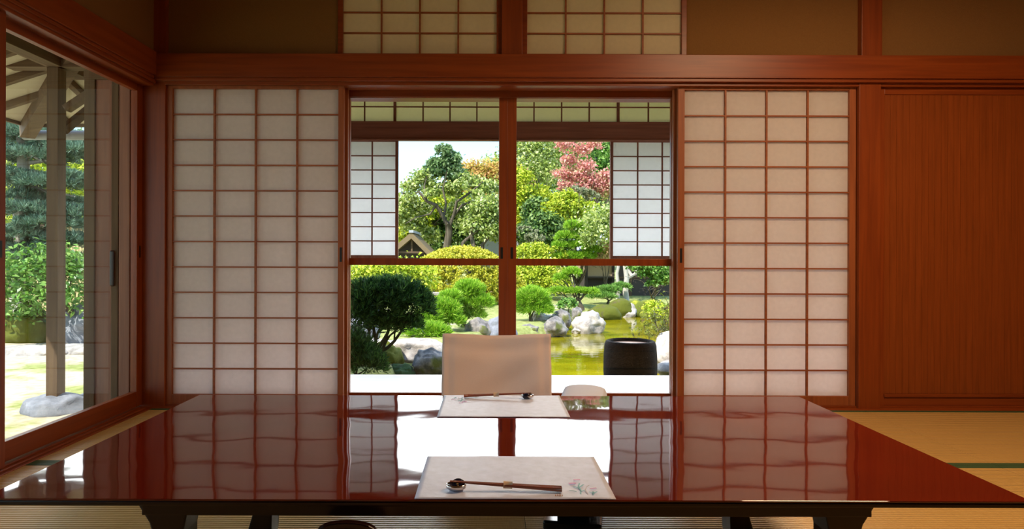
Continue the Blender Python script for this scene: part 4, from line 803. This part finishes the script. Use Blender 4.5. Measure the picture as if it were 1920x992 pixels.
MB().box(hx0, hx1, 20.5, 22.5, at(0, 519, 20.5)[2], 1.15).build('wall', 'tan_wall', t)
MB().box(hx0, hx1+.05, 20.75, 22.5, zb-.1, at(0, 519, 20.5)[2]).build('dark_opening', 'dark_timber', t)
MB().box(hx0-.02, hx0+.06, 20.46, 20.56, zb-.1, 1.1).box(hx1-.08, hx1, 20.46, 20.56, zb-.1, 1.1).box(hx0, hx1, 20.45, 20.5, at(0, 521, 20.5)[2], at(0, 518, 20.5)[2]).build('timber', 'dark_timber', t)
MB().prism([(20.1, 1.02), (21.5, 1.6), (22.9, 1.02), (22.9, 0.94), (21.5, 1.52), (20.1, 0.94)], 'x', hx0-.3, hx1+.3).build('roof', 'tile', t)
def fence(name, lab, x0, x1, y, zt, posts, mat, rail):
    t = thing(name, lab, 'fence', gp((x0+x1)/2, y))
    zb_ = min(g(x0, y), g(x1, y))-.05
    MB().box(x0, x1, y, y+.04, zb_, zt).build('panel', mat, t)
    MB().box(x0, x1, y-.03, y+.07, zt, zt+.05).box(x0, x1, y-.025, y, zt-(zt-zb_)*.45, zt-(zt-zb_)*.45+.05).build('rail', rail, t)
    for i in range(posts):
        xx = x0+(x1-x0)*(i+.5)/posts; MB().box(xx-.05, xx+.05, y-.06, y+.06, zb_, zt+.02).build('post', rail, t)
    return t
fence('board_fence', 'dark brown board fence behind the trees of the far bank', hx1+.05, 9.0, 20.2, at(0, 492, 20.2)[2], 7, 'dark_timber', 'weathered_wood_x')
fence('picket_fence', 'low pale picket fence between shed and dome hedge', at(905, 500, 20)[0], at(975, 500, 20)[0], 20.0, at(0, 530, 20)[2], 5, 'tan_wall', 'weathered_wood_x')
o = MB().box(at(800, 540, 14.5)[0], at(836, 540, 14.5)[0], 14.4, 14.7, at(0, 552, 14.5)[2]-.02, at(0, 549, 14.5)[2]); 
t = thing('garden_bench', 'small stone bench half hidden behind the pine bush', 'bench', gp(at(818, 540, 14.5)[0], 14.5))
o.build('bench_top', 'rock_pale', t)
for xx in (at(804, 540, 14.5)[0], at(831, 540, 14.5)[0]): MB().box(xx-.04, xx+.04, 14.44, 14.66, g(xx, 14.5)-.03, at(0, 552, 14.5)[2]-.02).build('leg', 'rock_grey', t)

# --- garden outside the left glass
rock('post_boulder', 'rounded grey boulder carrying the veranda corner post', (-3.32, 5.10, -0.37), (0.24, 0.20, 0.17), 51, 'rock_blue', 0.35, cat='boulder', amp=0.2)
rock('post_boulder', 'smaller grey boulder just right of the post boulder', (-3.12, 5.30, -0.38), (0.20, 0.18, 0.15), 52, 'rock_blue', 0.3, cat='boulder', amp=0.2)
for k, (x, y_, s_) in enumerate(((-5.7, 8.2, .55), (-5.0, 8.4, .45), (-6.5, 8.1, .5), (-4.5, 8.6, .4))):
    rock('edging_stone', ('long flat pale edging stone behind the veranda post, %s' % ('middle one', 'second from right', 'leftmost', 'rightmost')[k]), (x, y_, -0.36), (s_, .26, .11), 60+k, 'rock_pale', 0.6, cat='stone', group='edging stones')
rock('rock', 'dark bluish rock under the leafy bush, seen through the left glass', (-5.55, 9.3, -0.14), (0.50, 0.3, 0.34), 71, 'rock_blue')
rock('rock', 'mossy dark rock left under the leafy bush, through the left glass', (-6.35, 9.2, -0.2), (0.42, 0.3, 0.30), 72, 'rock_moss')
fence('bamboo_fence', 'tall yellow bamboo fence behind the trees outside the left glass', -12.0, -4.0, 11.3, 1.32, 5, 'bamboo_fence', 'weathered_wood_x')
t = plant('leafy_bush', 'shiny broad-leaved green bush with crooked stems outside the left glass', 'bush', gp(-5.6, 9.2))
foliage([B(60, 520, 9.0, .50, .4, .26), B(110, 540, 9.0, .55, .4, .28), B(40, 560, 8.9, .4, .4, .24), B(130, 510, 9.2, .4, .4, .22), B(155, 560, 9, .3, .3, .25), B(90, 500, 9.3, .5, .4, .2), B(25, 590, 8.9, .35, .3, .15)], 3600, 0.085, 0.042, 401, t, 'leaf_broad', spread=.24, fill=.4, per=18)
branches(gp(-5.65, 9.25), [B(60, 540, 9.0, 0, 0, 0)[:3], B(110, 555, 9, 0, 0, 0)[:3], B(130, 520, 9, 0, 0, 0)[:3], B(30, 575, 9, 0, 0, 0)[:3], B(90, 510, 9.1, 0, 0, 0)[:3]], .05, 402, t, 'bark', fork=.15, wob=.16, twigs=5)
rp_ = random.Random(77)
t = plant('layered_pine', 'blue-green layered pine with pale trunk outside the left glass', 'pine tree', gp(at(38, 600, 9.9)[0], 9.9))
pb = [B(60, 300, 9.8, .55, .5, .12), B(25, 340, 9.8, .5, .5, .13), B(90, 350, 9.8, .6, .5, .12), B(130, 300, 10, .4, .4, .12), B(140, 350, 10, .4, .4, .12), B(50, 400, 9.7, .6, .5, .13), B(125, 405, 9.9, .5, .5, .13), B(30, 445, 9.7, .6, .5, .13), B(95, 425, 9.7, .5, .5, .11), B(130, 455, 9.8, .45, .4, .12), B(30, 490, 9.6, .5, .4, .1), B(70, 262, 10, .7, .5, .13), B(140, 500, 9.8, .4, .4, .09), B(20, 255, 10, .5, .5, .15)]
pb += [B(rp_.uniform(0, 165), rp_.uniform(250, 520), rp_.uniform(9.6, 10.3), rp_.uniform(.14, .3), .3, rp_.uniform(.08, .2)) for _ in range(26)]
needles(pb, 11500, 14, 0.085, 0.010, 403, t, 'needle_blue')
branches(None, [], 0, 5, t, 'bark_pale', paths=[(P_((38, 640, 9.9), (36, 560, 9.9), (42, 480, 9.9), (38, 400, 9.9), (44, 320, 9.9), (40, 240, 9.9)), .13, .07)]+[(P_((40, y_, 9.9), ((40+x_)/2, y_-6, 9.85), (x_, y_+6, 9.8)), .035, .012) for x_, y_ in ((90, 470), (135, 420), (15, 430), (95, 360), (140, 365), (20, 350), (130, 310), (80, 300), (60, 265))])
big('light green tree glimpsed through the layered pine, left glass', [(-8.5, 13.5, 1.6, 1.4, 1, .9), (-7.2, 13.5, 2.2, 1.4, 1, .8), (-9.5, 14, 2.6, 1.4, 1, 1.), (-7.8, 13.8, 1.0, 1.5, 1, .6)], 7000, 404, 'leaf_yellowgreen', .12, (-8.2, 13.6), 0.13, 0.085)
big('dark evergreen behind the bamboo fence, left glass', [(-12.5, 17, 1.5, 2, 1.2, 1.6), (-10.5, 17.5, 2.4, 2, 1.2, 1.6), (-9., 17.5, 1.5, 2, 1.2, 1.4), (-13, 18, 3.4, 2.2, 1.2, 1.2)], 8000, 405, 'leaf_oak_dark', .2, (-11, 17.2), 0.2, 0.13)
